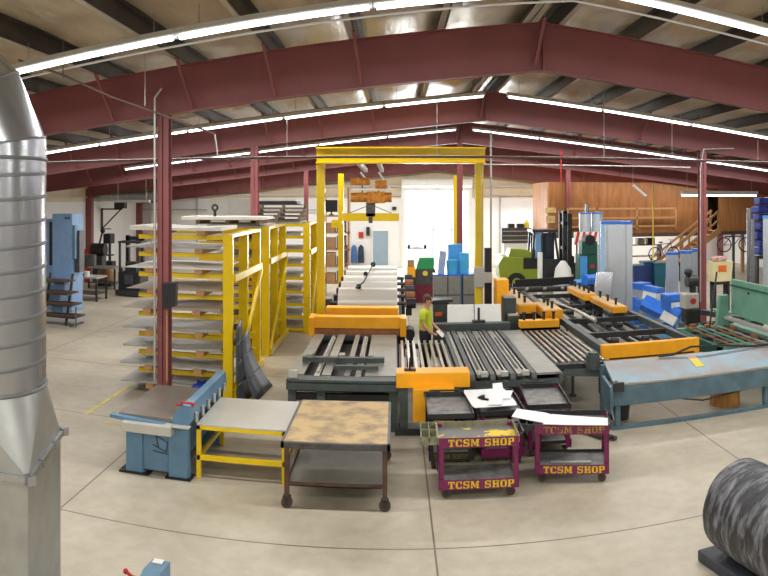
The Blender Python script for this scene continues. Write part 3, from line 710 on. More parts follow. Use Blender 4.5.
# two dark ribbed panels leaning on the rack
def lean_panel(label, bl, br_, tl, tr, ribs, k):
    b = MB(); n = 12; vs = []
    for i in range(n + 1):
        u = i / n; fl = (1 - u) ** 2.2
        for p0, p1 in ((bl, tl), (br_, tr)):
            q = V(p0).lerp(V(p1), u); q.x = p1[0] + (p0[0] - p1[0]) * fl; vs.append(q)
    b.add(vs, [(2 * i, 2 * i + 1, 2 * i + 3, 2 * i + 2) for i in range(n)], True)
    t = thing('curved_panel', label, 'panel', (bl[0], bl[1], 0), 'curved panels leaning on the rack')
    o = part('sheet', b, mat('dark_panel%d' % k, (78, 84, 90), .35, .5, var=.1), t); o.modifiers.new('s', 'SOLIDIFY').thickness = .012
    r_ = MB()
    for i in ribs: r_.tube(V(vs[2 * i]) + V((.012, .03, 0)), V(vs[2 * i + 1]) + V((.012, -.03, 0)), .014, 6)
    part('rib', r_, steelframe, t)
lean_panel('dark curved ribbed panel leaning on the nearest rack, front one', (-2.72, 13.35, .01), (-2.62, 14.6, .01), (-3.08, 13.7, 1.22), (-3.08, 14.3, 1.28), (4, 8), 0)
lean_panel('dark curved ribbed panel leaning on the nearest rack, rear one', (-2.98, 12.95, .01), (-2.9, 13.75, .01), (-3.1, 13.22, 1.52), (-3.1, 13.72, 1.58), (3, 6, 9), 1)
# yellow tape on the floor
b = MB().box(-5.62, 11.6, .001, -5.54, 13.9, .003).box(-5.1, 11.3, .001, -4.4, 11.37, .003)
single('floor_tape', b, mat('faded_yellow_tape', (222, 206, 110), .6, var=.15), 'faded yellow tape line on the floor left of the shear', 'floor tape')

# ------------------------------------------------------------------ gantry crane
t = thing('gantry_crane', 'tall yellow gantry crane spanning the machine line', 'crane', (.1, 17, 0))
gx0, gx1 = -1.83, 2.08
for x in (gx0, gx1): part('leg', MB().box(x - .1, 16.9, 0, x + .1, 17.1, 4.93), yellow, t, .01)
part('cross_beam', MB().box(gx0 - .1, 16.9, 4.93, gx1 + .14, 17.1, 5.27).box(gx0 - .12, 16.86, 4.9, gx1 + .16, 17.14, 4.93).box(gx0 - .12, 16.86, 5.27, gx1 + .16, 17.14, 5.3), yellow, t)
part('control_box', MB().box(gx1 - .14, 16.8, 1.85, gx1 + .1, 16.9, 2.35), conduit, t, .01, 'grey control box on the right leg')
part('leg_conduit', MB().tube((gx1 + .06, 16.885, .5), (gx1 + .06, 16.885, 4.9), .01, 8), conduit, t)
part('trolley_rail', MB().box(-.95, 17.1, 4.86, -.85, 21.4, 4.98), white, t); part('trolley_rail', MB().box(-.45, 17.1, 4.86, -.35, 21.4, 4.98), white, t)
for x, lab in ((-1.96, 'yellow square post behind the left gantry leg, with a small bracket'), (2.36, 'yellow square post just behind the ridge column, right of the doorway')):
    y = 25.0 if x < 0 else 26.6
    t2 = thing('yellow_post', lab, 'post', (x, y, 0), 'yellow posts behind the gantry')
    part('shaft', MB().box(x - .1, y - .1, 0, x + .1, y + .1, 4.95), yellow, t2, .008); part('base_plate', MB().box(x - .18, y - .2, 0, x + .18, y + .2, .03), yellow, t2)
    if x < 0: part('bracket', MB().box(x - .34, y - .08, 3.0, x - .1, y + .08, 3.28), yellow, t2)
t = thing('chain_hoist', 'orange chain hoist hanging under the gantry', 'hoist', (-.7, 21, 4.0))
part('trolley', MB().box(-1.35, 20.8, 4.45, -.75, 21.15, 4.68).box(-.6, 20.85, 4.35, -.25, 21.1, 4.6), hoist_o, t, .02)
part('trolley_frame', MB().beam((-1.05, 21, 4.85), (-.7, 21, 4.4), .1, .06).beam((-.5, 21, 4.85), (-.15, 21, 4.35), .1, .06).box(-1.3, 20.9, 4.3, -.1, 21.1, 4.35), lamp_body, t)
part('motor', MB().tube((-1.35, 21, 4.08), (-.1, 21, 4.08), .15, 16).box(-.85, 20.82, 3.9, -.3, 21.18, 4.26), hoist_o, t, .02)
part('hook_block', MB().box(-.88, 20.92, 3.5, -.6, 21.08, 3.92).box(-.8, 20.9, 3.3, -.68, 21.1, 3.5), steelframe, t)
part('chain', MB().tube((-1.0, 21, 4.0), (-1.0, 21, 4.45), .02, 6).tube((-.5, 21, 4.0), (-.5, 21, 4.45), .02, 6), dark, t)
t = thing('spreader_bar', 'yellow spreader bar hanging from the orange hoist', 'lifting bar', (-.75, 21, 3.3))
part('bar', MB().box(-1.62, 20.92, 3.36, .12, 21.08, 3.6), yellow, t, .008)
part('sling', MB().tube((-1.4, 21, 3.6), (-.74, 21, 3.86), .012, 6).tube((-.1, 21, 3.6), (-.74, 21, 3.86), .012, 6), dark, t)
part('end_stop', MB().box(-1.66, 20.9, 3.3, -1.6, 21.1, 3.64), yellow, t)

# ------------------------------------------------------------------ left machine table with orange header
t = thing('feed_machine', 'grey slatted machine table with twin orange headers, left of the line', 'machine', (-.9, 12, 0))
b = MB(); b.box(-1.87, 11.85, .78, .05, 11.95, .88); b.box(-1.87, 11.85, .78, -1.79, 15.9, .88); b.box(-.03, 11.85, .78, .05, 15.9, .88); b.box(-1.87, 15.8, .78, .05, 15.9, .88)
part('frame', b, machine, t)
part('under_pan', MB().box(-1.79, 11.95, .66, -.03, 15.8, .7), black, t)
for (a, c) in ((-1.85, -1.62), (-1.3, -1.14), (-.9, -.8), (-.53, .03)):
    part('table_plate', MB().box(a, 12.15, .87, c, 15.85, .905), plate, t)
for xs in (-1.4, -.66):
    b = MB()
    for k in range(22): b.ball((xs, 12.5 + k * .15, .88), .035, 8, 6)
    b.box(xs - .05, 12.2, .82, xs + .05, 15.8, .86)
    part('ball_strip', b, plate2, t)
part('gauge_bar', MB().box(-1.75, 12.95, .93, -.2, 13.08, 1.03).box(-1.1, 12.45, .93, -.3, 12.55, 1.0), machine, t, .005)
for x in (-1.6, -1.0, -.45): part('gauge_clamp', MB().box(x - .05, 12.9, 1.03, x + .05, 13.12, 1.09), plate, t)
part('front_rail', MB().box(-1.88, 11.8, .72, .06, 11.86, .84).box(-1.88, 11.8, .86, .06, 12.1, .9), machine, t)
for x in (-1.86, -1.35, -.1):
    for y in (11.88, 15.5): part('leg', MB().box(x, y, 0, x + .14, y + .14, .78), machine, t)
part('lower_beam', MB().box(-1.8, 11.95, .5, 0, 12.05, .62).box(-1.0, 11.9, .2, -.1, 12.1, .3), dark, t)
part('drive_box', MB().box(-.75, 12.1, .35, -.2, 12.6, .66).tube((-.8, 12.2, .45), (-.3, 12.2, .45), .12, 12), black, t)
part('air_valve', MB().box(-1.85, 11.9, .9, -1.7, 12.0, 1.02), plate2, t)
h = part('front_header', MB().box(-1.86, 15.9, 1.03, .12, 16.2, 1.3), orange, t, .012)
part('rear_header', MB().box(-1.66, 16.5, 1.2, .08, 16.85, 1.42), orange, t, .012)
for x in (-2.0, .12): part('end_housing', MB().box(x, 15.85, .85, x + .14, 16.4, 1.28), orange, t, .012)
part('blade_slot', MB().box(-1.86, 15.95, .85, .12, 16.1, 1.03), brownm, t)
part('header_base', MB().box(-1.95, 16.2, .0, .2, 16.85, 1.0), dark, t)
part('side_motor', MB().tube((.34, 15.9, .9), (.34, 16.4, .9), .12, 14).box(.28, 16.0, 0, .42, 16.3, .8), black, t)

# coils on the uncoiler stand
t = thing('coil_stand', 'dark uncoiler stand carrying white coils behind the orange headers', 'machine', (-.7, 20, 0))
part('side_rail', MB().box(-1.72, 17.5, .6, -1.58, 22.6, 1.0), dark, t); part('side_rail', MB().box(.12, 17.5, .6, .26, 22.6, 1.0), dark, t)
for y in (17.6, 20, 22.4):
    for x in (-1.72, .12): part('leg', MB().box(x, y, 0, x + .14, y + .14, .6), dark, t)
for k in range(5):
    y = 18.15 + k * .92; z = 1.28 + k * .06
    part('spindle', MB().tube((-1.7, y, z), (.28, y, z), .05, 10), steelframe, t)
    for x in (-1.66, .22): part('yoke', MB().beam((x, y, 1.0), (x, y, z), .08, .16), dark, t)
    part('drive_motor', MB().tube((.3, y, z), (.55, y, z), .13, 12).box(.28, y - .12, z - .3, .44, y + .12, z - .12), brownm if k % 2 else dark, t)
part('hold_down_arm', MB().path([(-1.0, 17.6, 1.75), (-.85, 18.6, 1.78), (-.65, 21.6, 2.05)], .02, 6).ball((-.95, 18.0, 1.74), .07).ball((-.85, 20.0, 1.86), .07).ball((-.68, 21.4, 2.0), .08), black, t)
part('left_gear', MB().tube((-1.95, 17.8, 1.0), (-1.72, 17.8, 1.0), .25, 16).tube((-1.95, 18.8, 1.05), (-1.72, 18.8, 1.05), .25, 16).box(-1.95, 17.6, 0, -1.75, 19.2, .8), black, t)
for k in range(5):
    y = 18.15 + k * .92; z = 1.28 + k * .06; b = MB()
    b.tube((-1.48, y, z), (.06, y, z), .41, 40); b.tube((-1.485, y, z), (-1.475, y, z), .13, 20); 
    single('steel_coil', b, coilw, f'wide white sheet coil, {["nearest behind the headers","second nearest","middle of five","second farthest","farthest"][k]} on the dark stand', 'coil', 'white coils on the stand')

# ------------------------------------------------------------------ roller section between the tables
t = thing('roller_conveyor', 'short roller conveyor behind the middle orange beam, before the worker', 'conveyor', (.6, 13.6, 0))
for k in range(8): part('rail', MB().beam((.15 + k * .125, 12.25, .88), (.15 + k * .125, 15.2, .88), .055, .05), rod, t)
part('frame', MB().box(.08, 12.2, .74, .14, 15.2, .84).box(1.06, 12.2, .74, 1.12, 15.2, .84).box(.08, 15.1, .74, 1.12, 15.2, .84).box(.08, 12.2, .74, 1.12, 12.3, .84), machine, t)
for x in (.1, 1.02):
    for y in (12.25, 15.08): part('leg', MB().box(x, y, 0, x + .08, y + .08, .74), machine, t)
t = thing('shear_machine', 'long orange machine beam with small orange box below, front of line', 'machine', (.65, 11.9, 0))
part('beam', MB().box(.02, 11.72, .8, 1.28, 12.12, 1.06), orange, t, .012)
bx = part('drive_cover', MB().box(.3, 11.52, .28, 1.0, 11.72, .84), orange, t, .015)
b = MB().box(.48, 11.505, .74, .76, 11.52, .8)
for k in range(8): b.box(.49 + k * .034, 11.502, .745, .508 + k * .034, 11.507, .792)
part('name_plate', b, dark, bx)
part('post', MB().box(.08, 11.76, 0, .22, 11.95, .8), machine, t); part('post', MB().box(1.08, 11.76, 0, 1.22, 11.95, .8), machine, t)
part('base', MB().box(0, 11.7, .0, 1.3, 12.0, .12), dark, t)
part('lever', MB().tube((.25, 11.9, 1.06), (.27, 11.86, 1.3), .02, 8).box(.16, 11.85, 1.06, .36, 11.95, 1.09), black, t)

# ------------------------------------------------------------------ table with belts (right of the middle)
t = thing('belt_table', 'large grey belt table with long slots, middle of the machine line', 'machine', (2, 14, 0))
part('under_pan', MB().box(1.1, 12.1, .7, 2.95, 16.2, .74), black, t)
part('side_rail', MB().box(1.14, 12.0, .76, 1.2, 16.3, .9), machine, t); part('side_rail', MB().box(2.92, 12.0, .74, 2.99, 16.3, .895), machine, t)
part('cross_rail', MB().box(1.14, 12.02, .7, 2.97, 12.1, .8), machine, t)
for k, x in enumerate((1.36, 1.72, 2.08, 2.46)):
    b = MB(); pts = []
    for i in range(9): a = pi * i / 8; pts.append((12.1 - .09 * sin(a), .83 + .09 * cos(a)))
    pts = [(16.2, .92)] + pts + [(16.2, .74)]
    b.prism([(x - .045, y, z) for y, z in pts], (.09, 0, 0)); part('belt', b, belt, t)
    part('clip', MB().box(x - .2, 12.05, .88, x - .08, 12.16, .96), plate2, t)
for (a, c) in ((1.21, 1.28), (1.45, 1.58), (1.81, 1.94), (2.17, 2.3), (2.53, 2.97)):
    part('table_plate', MB().box(a, 12.12, .86, c, 16.2, .9), plate, t)
for x in (1.63, 1.99, 2.35):
    b = MB().box(x - .012, 12.3, .862, x + .0, 16.2, .9)
    for k in range(30): b.box(x - .012, 12.3 + k * .13, .86, x + .022, 12.37 + k * .13, .905)
    part('brush_strip', b, plate2, t)
for x in (1.515, 1.875, 2.235): part('slot', MB().box(x - .025, 12.5, .9, x + .022, 15.4, .903), black, t)
for x in (1.16, 2.85):
    for y in (12.05, 15.9): part('leg', MB().box(x, y, 0, x + .12, y + .12, .74), machine, t)
part('back_beam', MB().box(.95, 16.3, .8, 2.75, 16.55, 1.06), machine, t, .01)
part('back_lever', MB().tube((2.0, 16.4, 1.06), (2.0, 16.4, 1.42), .03, 8).box(1.85, 16.32, 1.06, 2.15, 16.5, 1.12), dark, t)
part('stretcher', MB().box(1.2, 12.05, .2, 2.9, 12.12, .28), machine, t)

# conveyor with long rods
t = thing('rod_conveyor', 'conveyor of long steel rods beside the belt table, with grey motor', 'conveyor', (3.6, 14.5, 0))
for k in range(8): part('rod', MB().tube((3.09 + k * .135, 12.9, .86), (3.07 + k * .135, 16.1, .86), .034, 10), rod if k % 3 else plate, t)
part('under_pan', MB().box(3.02, 13.0, .68, 4.1, 16.0, .72), black, t)
part('end_rail', MB().box(3.0, 12.78, .74, 4.12, 12.9, .86).box(3.0, 16.1, .74, 4.12, 16.2, .88), dark, t)
part('end_bracket', MB().prism([(3.1, 12.72, .66), (3.9, 12.6, .62), (3.95, 12.6, .76), (3.2, 12.72, .78)], (0, .15, 0)), machine, t)
part('motor', MB().tube((3.72, 12.62, .78), (3.72, 12.62, 1.06), .13, 18).tube((3.72, 12.62, 1.06), (3.72, 12.62, 1.1), .1, 18), machine, t)
part('crank', MB().tube((3.35, 12.7, .3), (3.35, 12.7, .66), .03, 8).tube((3.35, 12.7, .3), (3.35, 12.7, .26), .07, 10), dark, t)
for x in (3.05, 4.0):
    for y in (13.0, 15.9): part('leg', MB().box(x, y, 0, x + .08, y + .08, .7), machine, t)
for k in range(3):
    single('steel_angle', MB().beam((2.92 + k * .09, 11.9 - .05 * k, .05), (3.42 + k * .09, 10.95 - .05 * k, .05), .06, .05), steelframe, f'steel bar lying on the floor beside the black tray cart, {["left","middle","right"][k]} of three', 'steel bar', 'steel bars on the floor')

# ------------------------------------------------------------------ right transfer machine with orange beams
t = thing('transfer_machine', 'long open machine frame with orange front beam behind the blue-grey brake', 'machine', (5.2, 16, 0))
fb = part('front_beam', MB().box(4.15, 13.4, .66, 6.33, 13.55, 1.04), orange, t, .01)
part('beam_slot', MB().box(4.3, 13.39, .74, 6.2, 13.4, .77), black, fb)
part('side_rail', MB().box(4.15, 13.55, .84, 4.3, 22.5, 1.0), machine, t); part('side_rail', MB().box(6.2, 13.55, .84, 6.33, 22.5, 1.0), machine, t)
for y in (15.0, 16.9, 19.2, 21.5): part('cross_bar', MB().box(4.3, y, .86, 6.2, y + .1, .98), dark, t)
part('inner_plate', MB().box(4.7, 13.8, .6, 5.5, 18.5, .63), plate, t); part('inner_plate', MB().box(5.65, 13.8, .6, 6.1, 18.5, .63), plate2, t)
for x in (4.5, 4.85, 5.3, 5.58, 5.95): part('inner_rail', MB().box(x - .035, 13.6, .72, x + .035, 22.3, .8), black, t)
b = MB()
for k in range(16):
    y = 14.2 + rnd.random() * 6; x = rnd.choice((4.5, 4.85, 5.3, 5.58, 5.95)); b.tube((x - .08, y, .85), (x + .08, y, .85), .07, 10)
part('clamp', b, dark, t)
for x in (4.17, 6.2):
    for y in (13.6, 18, 22.2): part('leg', MB().box(x, y, 0, x + .12, y + .12, .84), machine, t)
part('air_tube', MB().path([(4.3, 18.5, 1.2), (4.6, 17.5, 1.15), (4.75, 16.2, 1.1)], .025, 8), plate2, t)
part('air_cylinder', MB().tube((4.62, 17.3, 1.15), (4.78, 16.0, 1.08), .045, 10), plate2, t)
def block(name, x0, y0, z0, x1, y1, z1, label, npin, top=True):
    t = thing(name, label, 'machine head', ((x0 + x1) / 2, y0, z0), 'orange machine heads')
    part('body', MB().box(x0, y0, z0, x1, y1, z1), orange, t, .012)
    if top: part('top_plate', MB().box(x0 + .02, y0 + .02, z1, x1 - .02, y1 - .02, z1 + .012), sand, t)
    for k in range(npin):
        u = (k + .5) / npin; x = x0 + (x1 - x0) * (u if x1 - x0 > y1 - y0 else .5); y = y0 + (y1 - y0) * (u if y1 - y0 >= x1 - x0 else .5)
        part('pin', MB().tube((x, y, z1), (x, y, z1 + .16), .035, 8).tube((x, y, z1 + .16), (x, y, z1 + .19), .05, 8), dark, t)
    zs_ = 0 if x0 < 4.2 else .8
    part('support', MB().box(x0 + .05, y0 + .1, zs_, x1 - .05, y0 + .3, z0).box(x0 + .05, y1 - .15, zs_, x1 - .05, y1 - .05, z0), dark, t)
block('punch_unit', 3.15, 17.4, 1.08, 3.62, 20.6, 1.3, 'long orange machine head with tan top, left of the transfer machine', 4)
block('punch_unit', 3.66, 16.6, 1.05, 4.13, 18.0, 1.28, 'short orange machine head beside the long left one', 3)
block('punch_unit', 2.98, 16.25, .92, 3.95, 16.5, 1.1, 'low orange machine head across the end of the steel rods', 4, False)
block('punch_unit', 5.45, 19.35, 1.06, 5.85, 21.4, 1.24, 'long orange machine head with tan top, far right on the transfer machine', 4)
block('punch_unit', 5.55, 17.0, 1.06, 5.95, 19.1, 1.22, 'shorter orange machine head with tan top, near right on transfer machine', 3)
t = thing('black_trough', 'long black sheet trough at the far end of the transfer machine', 'machine', (5, 22.8, 0))
part('back_sheet', MB().prism([(4.0, 23.0, .98), (6.1, 23.0, 1.12), (6.1, 23.0, 1.36), (4.05, 23.0, 1.3)], (0, .05, 0)), black, t)
part('roller', MB().tube((3.6, 22.7, 1.0), (6.2, 22.7, 1.0), .1, 14), dark, t)
for x in (3.8, 4.4, 5.0, 5.6): part('arm', MB().beam((x, 22.6, 1.05), (x - .2, 21.8, 1.12), .1, .06), plate, t)
for x in (4.0, 6.0): part('leg', MB().box(x - .06, 22.85, 0, x + .06, 23.0, 1.2), dark, t)
t = thing('side_cabinet', 'dark grey machine cabinet behind the belt table, beside white panels', 'cabinet', (2.95, 17.2, 0))
part('body', MB().box(2.72, 17.0, 0, 3.02, 17.5, 1.55), machine, t, .01); part('foot_box', MB().box(2.78, 16.7, 0, 3.06, 16.98, 1.15), machine, t, .01); part('top_cap', MB().box(2.78, 16.72, 1.15, 3.0, 16.9, 1.18), plate2, t)
single('orange_cabinet', MB().box(2.85, 19.2, 0, 3.2, 19.8, 1.75), orange, 'narrow orange cabinet behind the dark machine cabinet', 'cabinet', bevel=.015)

# white panels behind the belt table
t = thing('panel_rack', 'pair of large white panels standing behind the belt table', 'panel', (1.9, 16.7, 0))
for x in (1.26, 1.93): part('panel', MB().prism([(x, 16.6, .84), (x + .66, 16.6, .84), (x + .66, 16.8, 1.44), (x + .02, 16.8, 1.44)], (0, .03, 0)), white, t)
part('stand', MB().box(1.3, 16.6, 0, 1.36, 16.66, .84), machine, t); part('stand', MB().box(2.5, 16.6, 0, 2.56, 16.66, .84), machine, t); part('ledge', MB().box(1.24, 16.58, .8, 2.62, 16.85, .84), machine, t)
t = thing('control_console', 'dark control console with orange label behind the worker', 'console', (1.2, 17.4, 0))
part('body', MB().box(.98, 17.5, 0, 1.38, 17.9, 1.38), machine, t, .02); part('sloped_top', MB().prism([(.94, 17.4, 1.36), (1.46, 17.4, 1.42), (1.46, 17.4, 1.48), (.94, 17.4, 1.46)], (0, .5, 0)), dark, t)
part('label_plate', MB().box(1.02, 17.49, 1.05, 1.2, 17.5, 1.15), mat('red_orange_plate', (226, 96, 40), .5, var=0), t)

# ------------------------------------------------------------------ blue-grey brake at right
t = thing('sheet_brake', 'long worn blue-grey sheet metal brake at right front', 'brake', (5.9, 11.8, 0))
xb0, xb1 = 3.7, 8.6
b = MB().prism([(xb0 + .05, 11.42, .8), (xb0 + .12, 12.25, 1.0), (xb0 + .12, 12.25, .95), (xb0 + .05, 11.42, .75)], (xb1 - xb0, 0, 0)); tp = part('bed_plate', b, blue2, t)
part('nose_bar', MB().box(xb0 + .08, 11.36, .765, xb1, 11.43, .8), plate, t, .005)
part('apron', MB().box(xb0 - .02, 11.36, .42, xb1, 11.44, .76), brakegrey, t, .008)
part('end_plate', MB().prism([(xb0 - .06, 11.3, .3), (xb0 - .06, 11.8, .3), (xb0 - .06, 11.8, .86), (xb0 - .06, 11.6, .82), (xb0 - .06, 11.3, .78)], (.06, 0, 0)), brakegrey, t, .008)
part('apron_hinge', MB().box(xb0 + .02, 11.3, .68, xb0 + .2, 11.36, .84).tube((xb0 + .1, 11.28, .8), (xb0 + .1, 11.45, .8), .05, 10), dark, t)
for x in (xb0 + .12, 6.82, xb1 - .1): part('leg', MB().box(x - .04, 11.42, 0, x + .05, 11.52, .45), brakegrey, t); 
part('truss_rod', MB().path([(4.9, 11.5, .42), (5.5, 11.5, .3), (5.8, 11.5, .33), (6.6, 11.5, .42)], .014, 6), dark, t)
part('floor_bar', MB().box(xb0, 11.38, 0, xb1, 11.5, .05), brakegrey, t)
part('rear_post', MB().box(xb0 + .05, 12.1, 0, xb0 + .2, 12.25, .95), brakegrey, t); part('rear_post', MB().box(xb1 - .2, 12.1, 0, xb1 - .05, 12.25, .95), brakegrey, t)
lx = 5.46; zs = lambda y: .8 + (y - 11.42) * .2 / .83 + .006
def tagp(y0, y1, m): part('label_tag', MB().prism([(lx, y0, zs(y0)), (lx + .18, y0, zs(y0)), (lx + .18, y1, zs(y1)), (lx, y1, zs(y1))], (0, 0, .004)), m, tp, label='yellow and pink tag' )
tagp(11.7, 12.02, yel_lab); tagp(12.02, 12.14, pink)
pipe('black_hose', [(4.9, 12.2, 1.02), (5.2, 12.2, 1.03), (5.6, 12.24, 1.14), (6.3, 12.24, 1.1), (7.0, 12.22, 1.02), (7.6, 12.2, 1.02)], .022, black, 'black hose lying along the back of the blue-grey brake', 'hose')
b = MB(); loops = []
for z, k in ((0, 1.02), (.1, 1.0), (.3, .99), (.34, .95)): loops.append([(6.25 + cos(2 * pi * i / 24) * .29 * k * (1 + .05 * sin(3 * i)), 12.05 + sin(2 * pi * i / 24) * .29 * k, z) for i in range(24)])
b.loft(loops); single('wood_stump', b, stump, 'round wooden stump under the blue-grey brake', 'stump')
b = MB().tube((4.05, 12.0, 0), (4.05, 12.0, .34), .17, 20, .2).ring((4.05, 12.0, .34), (0, 0, 1), .2, .012); single('bucket', b, dark, 'dark grey bucket under left end of the brake', 'bucket')

# ------------------------------------------------------------------ dark roll and slab at lower right
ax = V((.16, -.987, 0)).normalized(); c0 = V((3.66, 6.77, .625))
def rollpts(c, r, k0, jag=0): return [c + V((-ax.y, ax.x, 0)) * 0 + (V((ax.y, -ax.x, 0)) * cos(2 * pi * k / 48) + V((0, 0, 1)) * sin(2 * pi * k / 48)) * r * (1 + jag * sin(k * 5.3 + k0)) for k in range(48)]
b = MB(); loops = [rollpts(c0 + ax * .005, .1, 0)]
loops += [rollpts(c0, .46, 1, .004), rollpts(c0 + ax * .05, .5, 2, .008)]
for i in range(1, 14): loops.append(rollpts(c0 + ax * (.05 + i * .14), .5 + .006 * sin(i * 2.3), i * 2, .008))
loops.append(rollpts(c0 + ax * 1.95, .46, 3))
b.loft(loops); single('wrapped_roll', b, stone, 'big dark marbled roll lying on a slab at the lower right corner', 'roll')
pv = V((-ax.y, ax.x, 0)); sc = V((3.66, 6.8, 0))
b = MB().prism([sc + V((-.42, .12, 0)), sc + V((.9, .2, 0)), sc + V((1.2, -1.9, 0)), sc + V((-.02, -1.9, 0))], (0, 0, .13)); single('stone_slab', b, slabm, 'dark rough-edged slab under the marbled roll', 'slab', bevel=.02)

# blue machine top at bottom edge
t = thing('blue_machine', 'top of a blue machine with red handle at the bottom edge', 'machine', (-2.0, 5.05, 0))
part('body', MB().box(-2.085, 4.6, 0, -1.725, 5.06, 1.0), blue, t, .015)
part('head', MB().prism([(-1.875, 4.5, .97), (-1.875, 5.12, .97), (-1.875, 5.12, 1.17), (-1.875, 4.9, 1.2), (-1.875, 4.5, 1.07)], (.15, 0, 0)), blue, t, .01)
part('side_arm', MB().box(-1.725, 4.85, .92, -1.615, 5.0, 1.05), brakegrey, t, .01)
part('handle', MB().tube((-2.015, 5.0, 1.0), (-2.015, 5.0, 1.06), .01, 8).tube((-2.065, 5.02, 1.08), (-1.975, 4.98, 1.06), .013, 10).ball((-2.065, 5.02, 1.08), .022).ball((-1.975, 4.98, 1.06), .022), redm, t)
part('knob', MB().box(-1.965, 4.85, 1.0, -1.905, 4.95, 1.03), dark, t)
part('tag', MB().box(-1.845, 5.02, 1.185, -1.765, 5.08, 1.195), white, t)

# ------------------------------------------------------------------ worker
wx, wy = .7, 15.95
t = thing('person', 'person in lime yellow shirt and dark trousers holding a white paper', 'person', (wx, wy, 0), rotz=R(-22))
# own frame: +x is the way the person faces
pts = [(0, 0, .98), (0, 0, 1.12), (0, 0, 1.3), (.0, 0, 1.44), (.03, 0, 1.53), (.06, 0, 1.62), (.075, 0, 1.72),
       (0, .1, .93), (.03, .11, .5), (0, .11, .1), (.14, .12, .03), (0, -.1, .93), (.02, -.11, .5), (-.02, -.11, .1), (.12, -.12, .03),
       (0, .19, 1.41), (.05, .25, 1.15), (.24, .18, 1.0), (.3, .15, .98), (0, -.19, 1.41), (.04, -.25, 1.15), (.2, -.2, .98), (.27, -.17, .95)]
ed = [(0, 1), (1, 2), (2, 3), (3, 4), (4, 5), (5, 6), (0, 7), (7, 8), (8, 9), (9, 10), (0, 11), (11, 12), (12, 13), (13, 14), (3, 15), (15, 16), (16, 17), (17, 18), (3, 19), (19, 20), (20, 21), (21, 22)]
ra = [(.12, .1), (.11, .09), (.13, .1), (.11, .085), .055, .088, .085, .09, .062, .045, .045, .09, .062, .045, .045, .055, .043, .034, .03, .055, .043, .034, .03]
link_mesh('body', skinned(pts, ed, ra), skin_m, t)
def fingers(bx, by, bz, s):
    b = MB()
    for k in range(4):
        y = by + (k - 1.5) * .018; b.path([(bx + .01, y, bz), (bx + .05, y, bz - .008), (bx + .075 - .005 * abs(k - 1.5), y, bz - .03)], .009, 6)
    b.path([(bx - .01, by - s * .03, bz), (bx + .03, by - s * .05, bz + .01), (bx + .055, by - s * .045, bz)], .01, 6); return b
part('fingers', fingers(.3, .15, .975, 1), skin_m, t); part('fingers', fingers(.27, -.17, .945, -1), skin_m, t)
link_mesh('shirt', skinned([(0, 0, .86), (0, 0, 1.08), (0, 0, 1.3), (.0, 0, 1.44), (.012, 0, 1.53), (0, .225, 1.41), (.035, .255, 1.22), (0, -.225, 1.41), (.03, -.255, 1.22)], [(0, 1), (1, 2), (2, 3), (3, 4), (3, 5), (5, 6), (3, 7), (7, 8)], [(.18, .15), (.17, .14), (.175, .14), (.15, .12), .08, .085, .075, .085, .075]), shirt_m, t)
link_mesh('trousers', skinned([(0, 0, .99), (0, .1, .9), (.03, .11, .5), (0, .11, .09), (0, -.1, .9), (.02, -.11, .5), (-.02, -.11, .09), (0, 0, 1.06)], [(0, 1), (1, 2), (2, 3), (0, 4), (4, 5), (5, 6), (0, 7)], [(.17, .14), .115, .085, .072, .115, .085, .072, (.14, .11)]), pants_m, t)
b = MB(); hc = V((.062, 0, 1.685))
loops = []
for i in range(1, 9):
    a = pi * i / 9; loops.append([hc + V((.105 * sin(a) * cos(2 * pi * k / 16) - .018, .092 * sin(a) * sin(2 * pi * k / 16), -.115 * cos(a) + .035)) for k in range(16)])
b.loft(loops[3:]); b.ball(hc + V((-.035, 0, -.0)), .092, 14, 8, (.85, .98, 1)); part('hair', b, hair_m, t)
b = MB()
b.ball(hc + V((.1, 0, -.02)), .018, 8, 6, (1.2, .8, 1.4)); part('nose', b, skin_m, t)
for s_ in (-1, 1):
    part('ear', MB().ball(hc + V((.01, s_ * .086, -.015)), .022, 8, 6, (.8, .5, 1.3)), skin_m, t); part('eye', MB().ball(hc + V((.078, s_ * .032, .005)), .011, 8, 6), dark, t)
part('mouth', MB().obox(hc + V((.083, 0, -.062)), (.01, .04, .008)), mat('lip', (160, 90, 80), .6, var=0), t)
part('boot', MB().obox((.05, .12, .05), (.29, .11, .1)), black, t, .03); part('boot', MB().obox((.03, -.12, .05), (.29, .11, .1)), black, t, .03)
b = MB().obox((.37, .03, .93), (.2, .26, .01), (0, .75, 0)); o = bpy.data.objects.new('paper_sheet', mesh_from(b, 'paper_sheet', white)); col.objects.link(o)
o.location = (wx, wy, 0); o.rotation_euler = (0, 0, R(-22)); o['label'] = 'white sheet of paper held by the person in lime shirt'; o['category'] = 'paper'

# ------------------------------------------------------------------ wrapped ducts, tubs and boxes
def duct(name, x, y, w, d, h, rot, label, cap=foil, m=wrapg, group='standing silver ducts', z=0, seam=True, capm=.1, edge=False):
    t = thing(name, label, 'duct', (x, y, z), group, rot)
    part('body', MB().box(-w / 2, -d / 2, 0, w / 2, d / 2, h - .01), m, t, .006)
    part('end_film', MB().box(-w / 2 - .012, -d / 2 - .012, h - capm, w / 2 + .012, d / 2 + .012, h), cap, t)
    if edge:
        for x_, w_ in ((-w / 2 - .01, .12),): part('film_strip', MB().box(x_, -d / 2 - .015, 0, x_ + w_, -d / 2, h - capm), mat('milky_blue_film', (160, 204, 244), .3, var=.05), t)
    if seam: part('seam', MB().box(w * .28, -d / 2 - .008, 0, w * .3, -d / 2, h - capm).box(-w * .32, -d / 2 - .006, 0, -w * .3, -d / 2, h - capm), galv2, t)
    return t
duct('standing_duct', X_(616, 21.3), 21.3, 1.0, .8, 3.32, R(-14), 'tallest silver duct, blue film on top, right of the transfer machine', m=wrapg, edge=True)
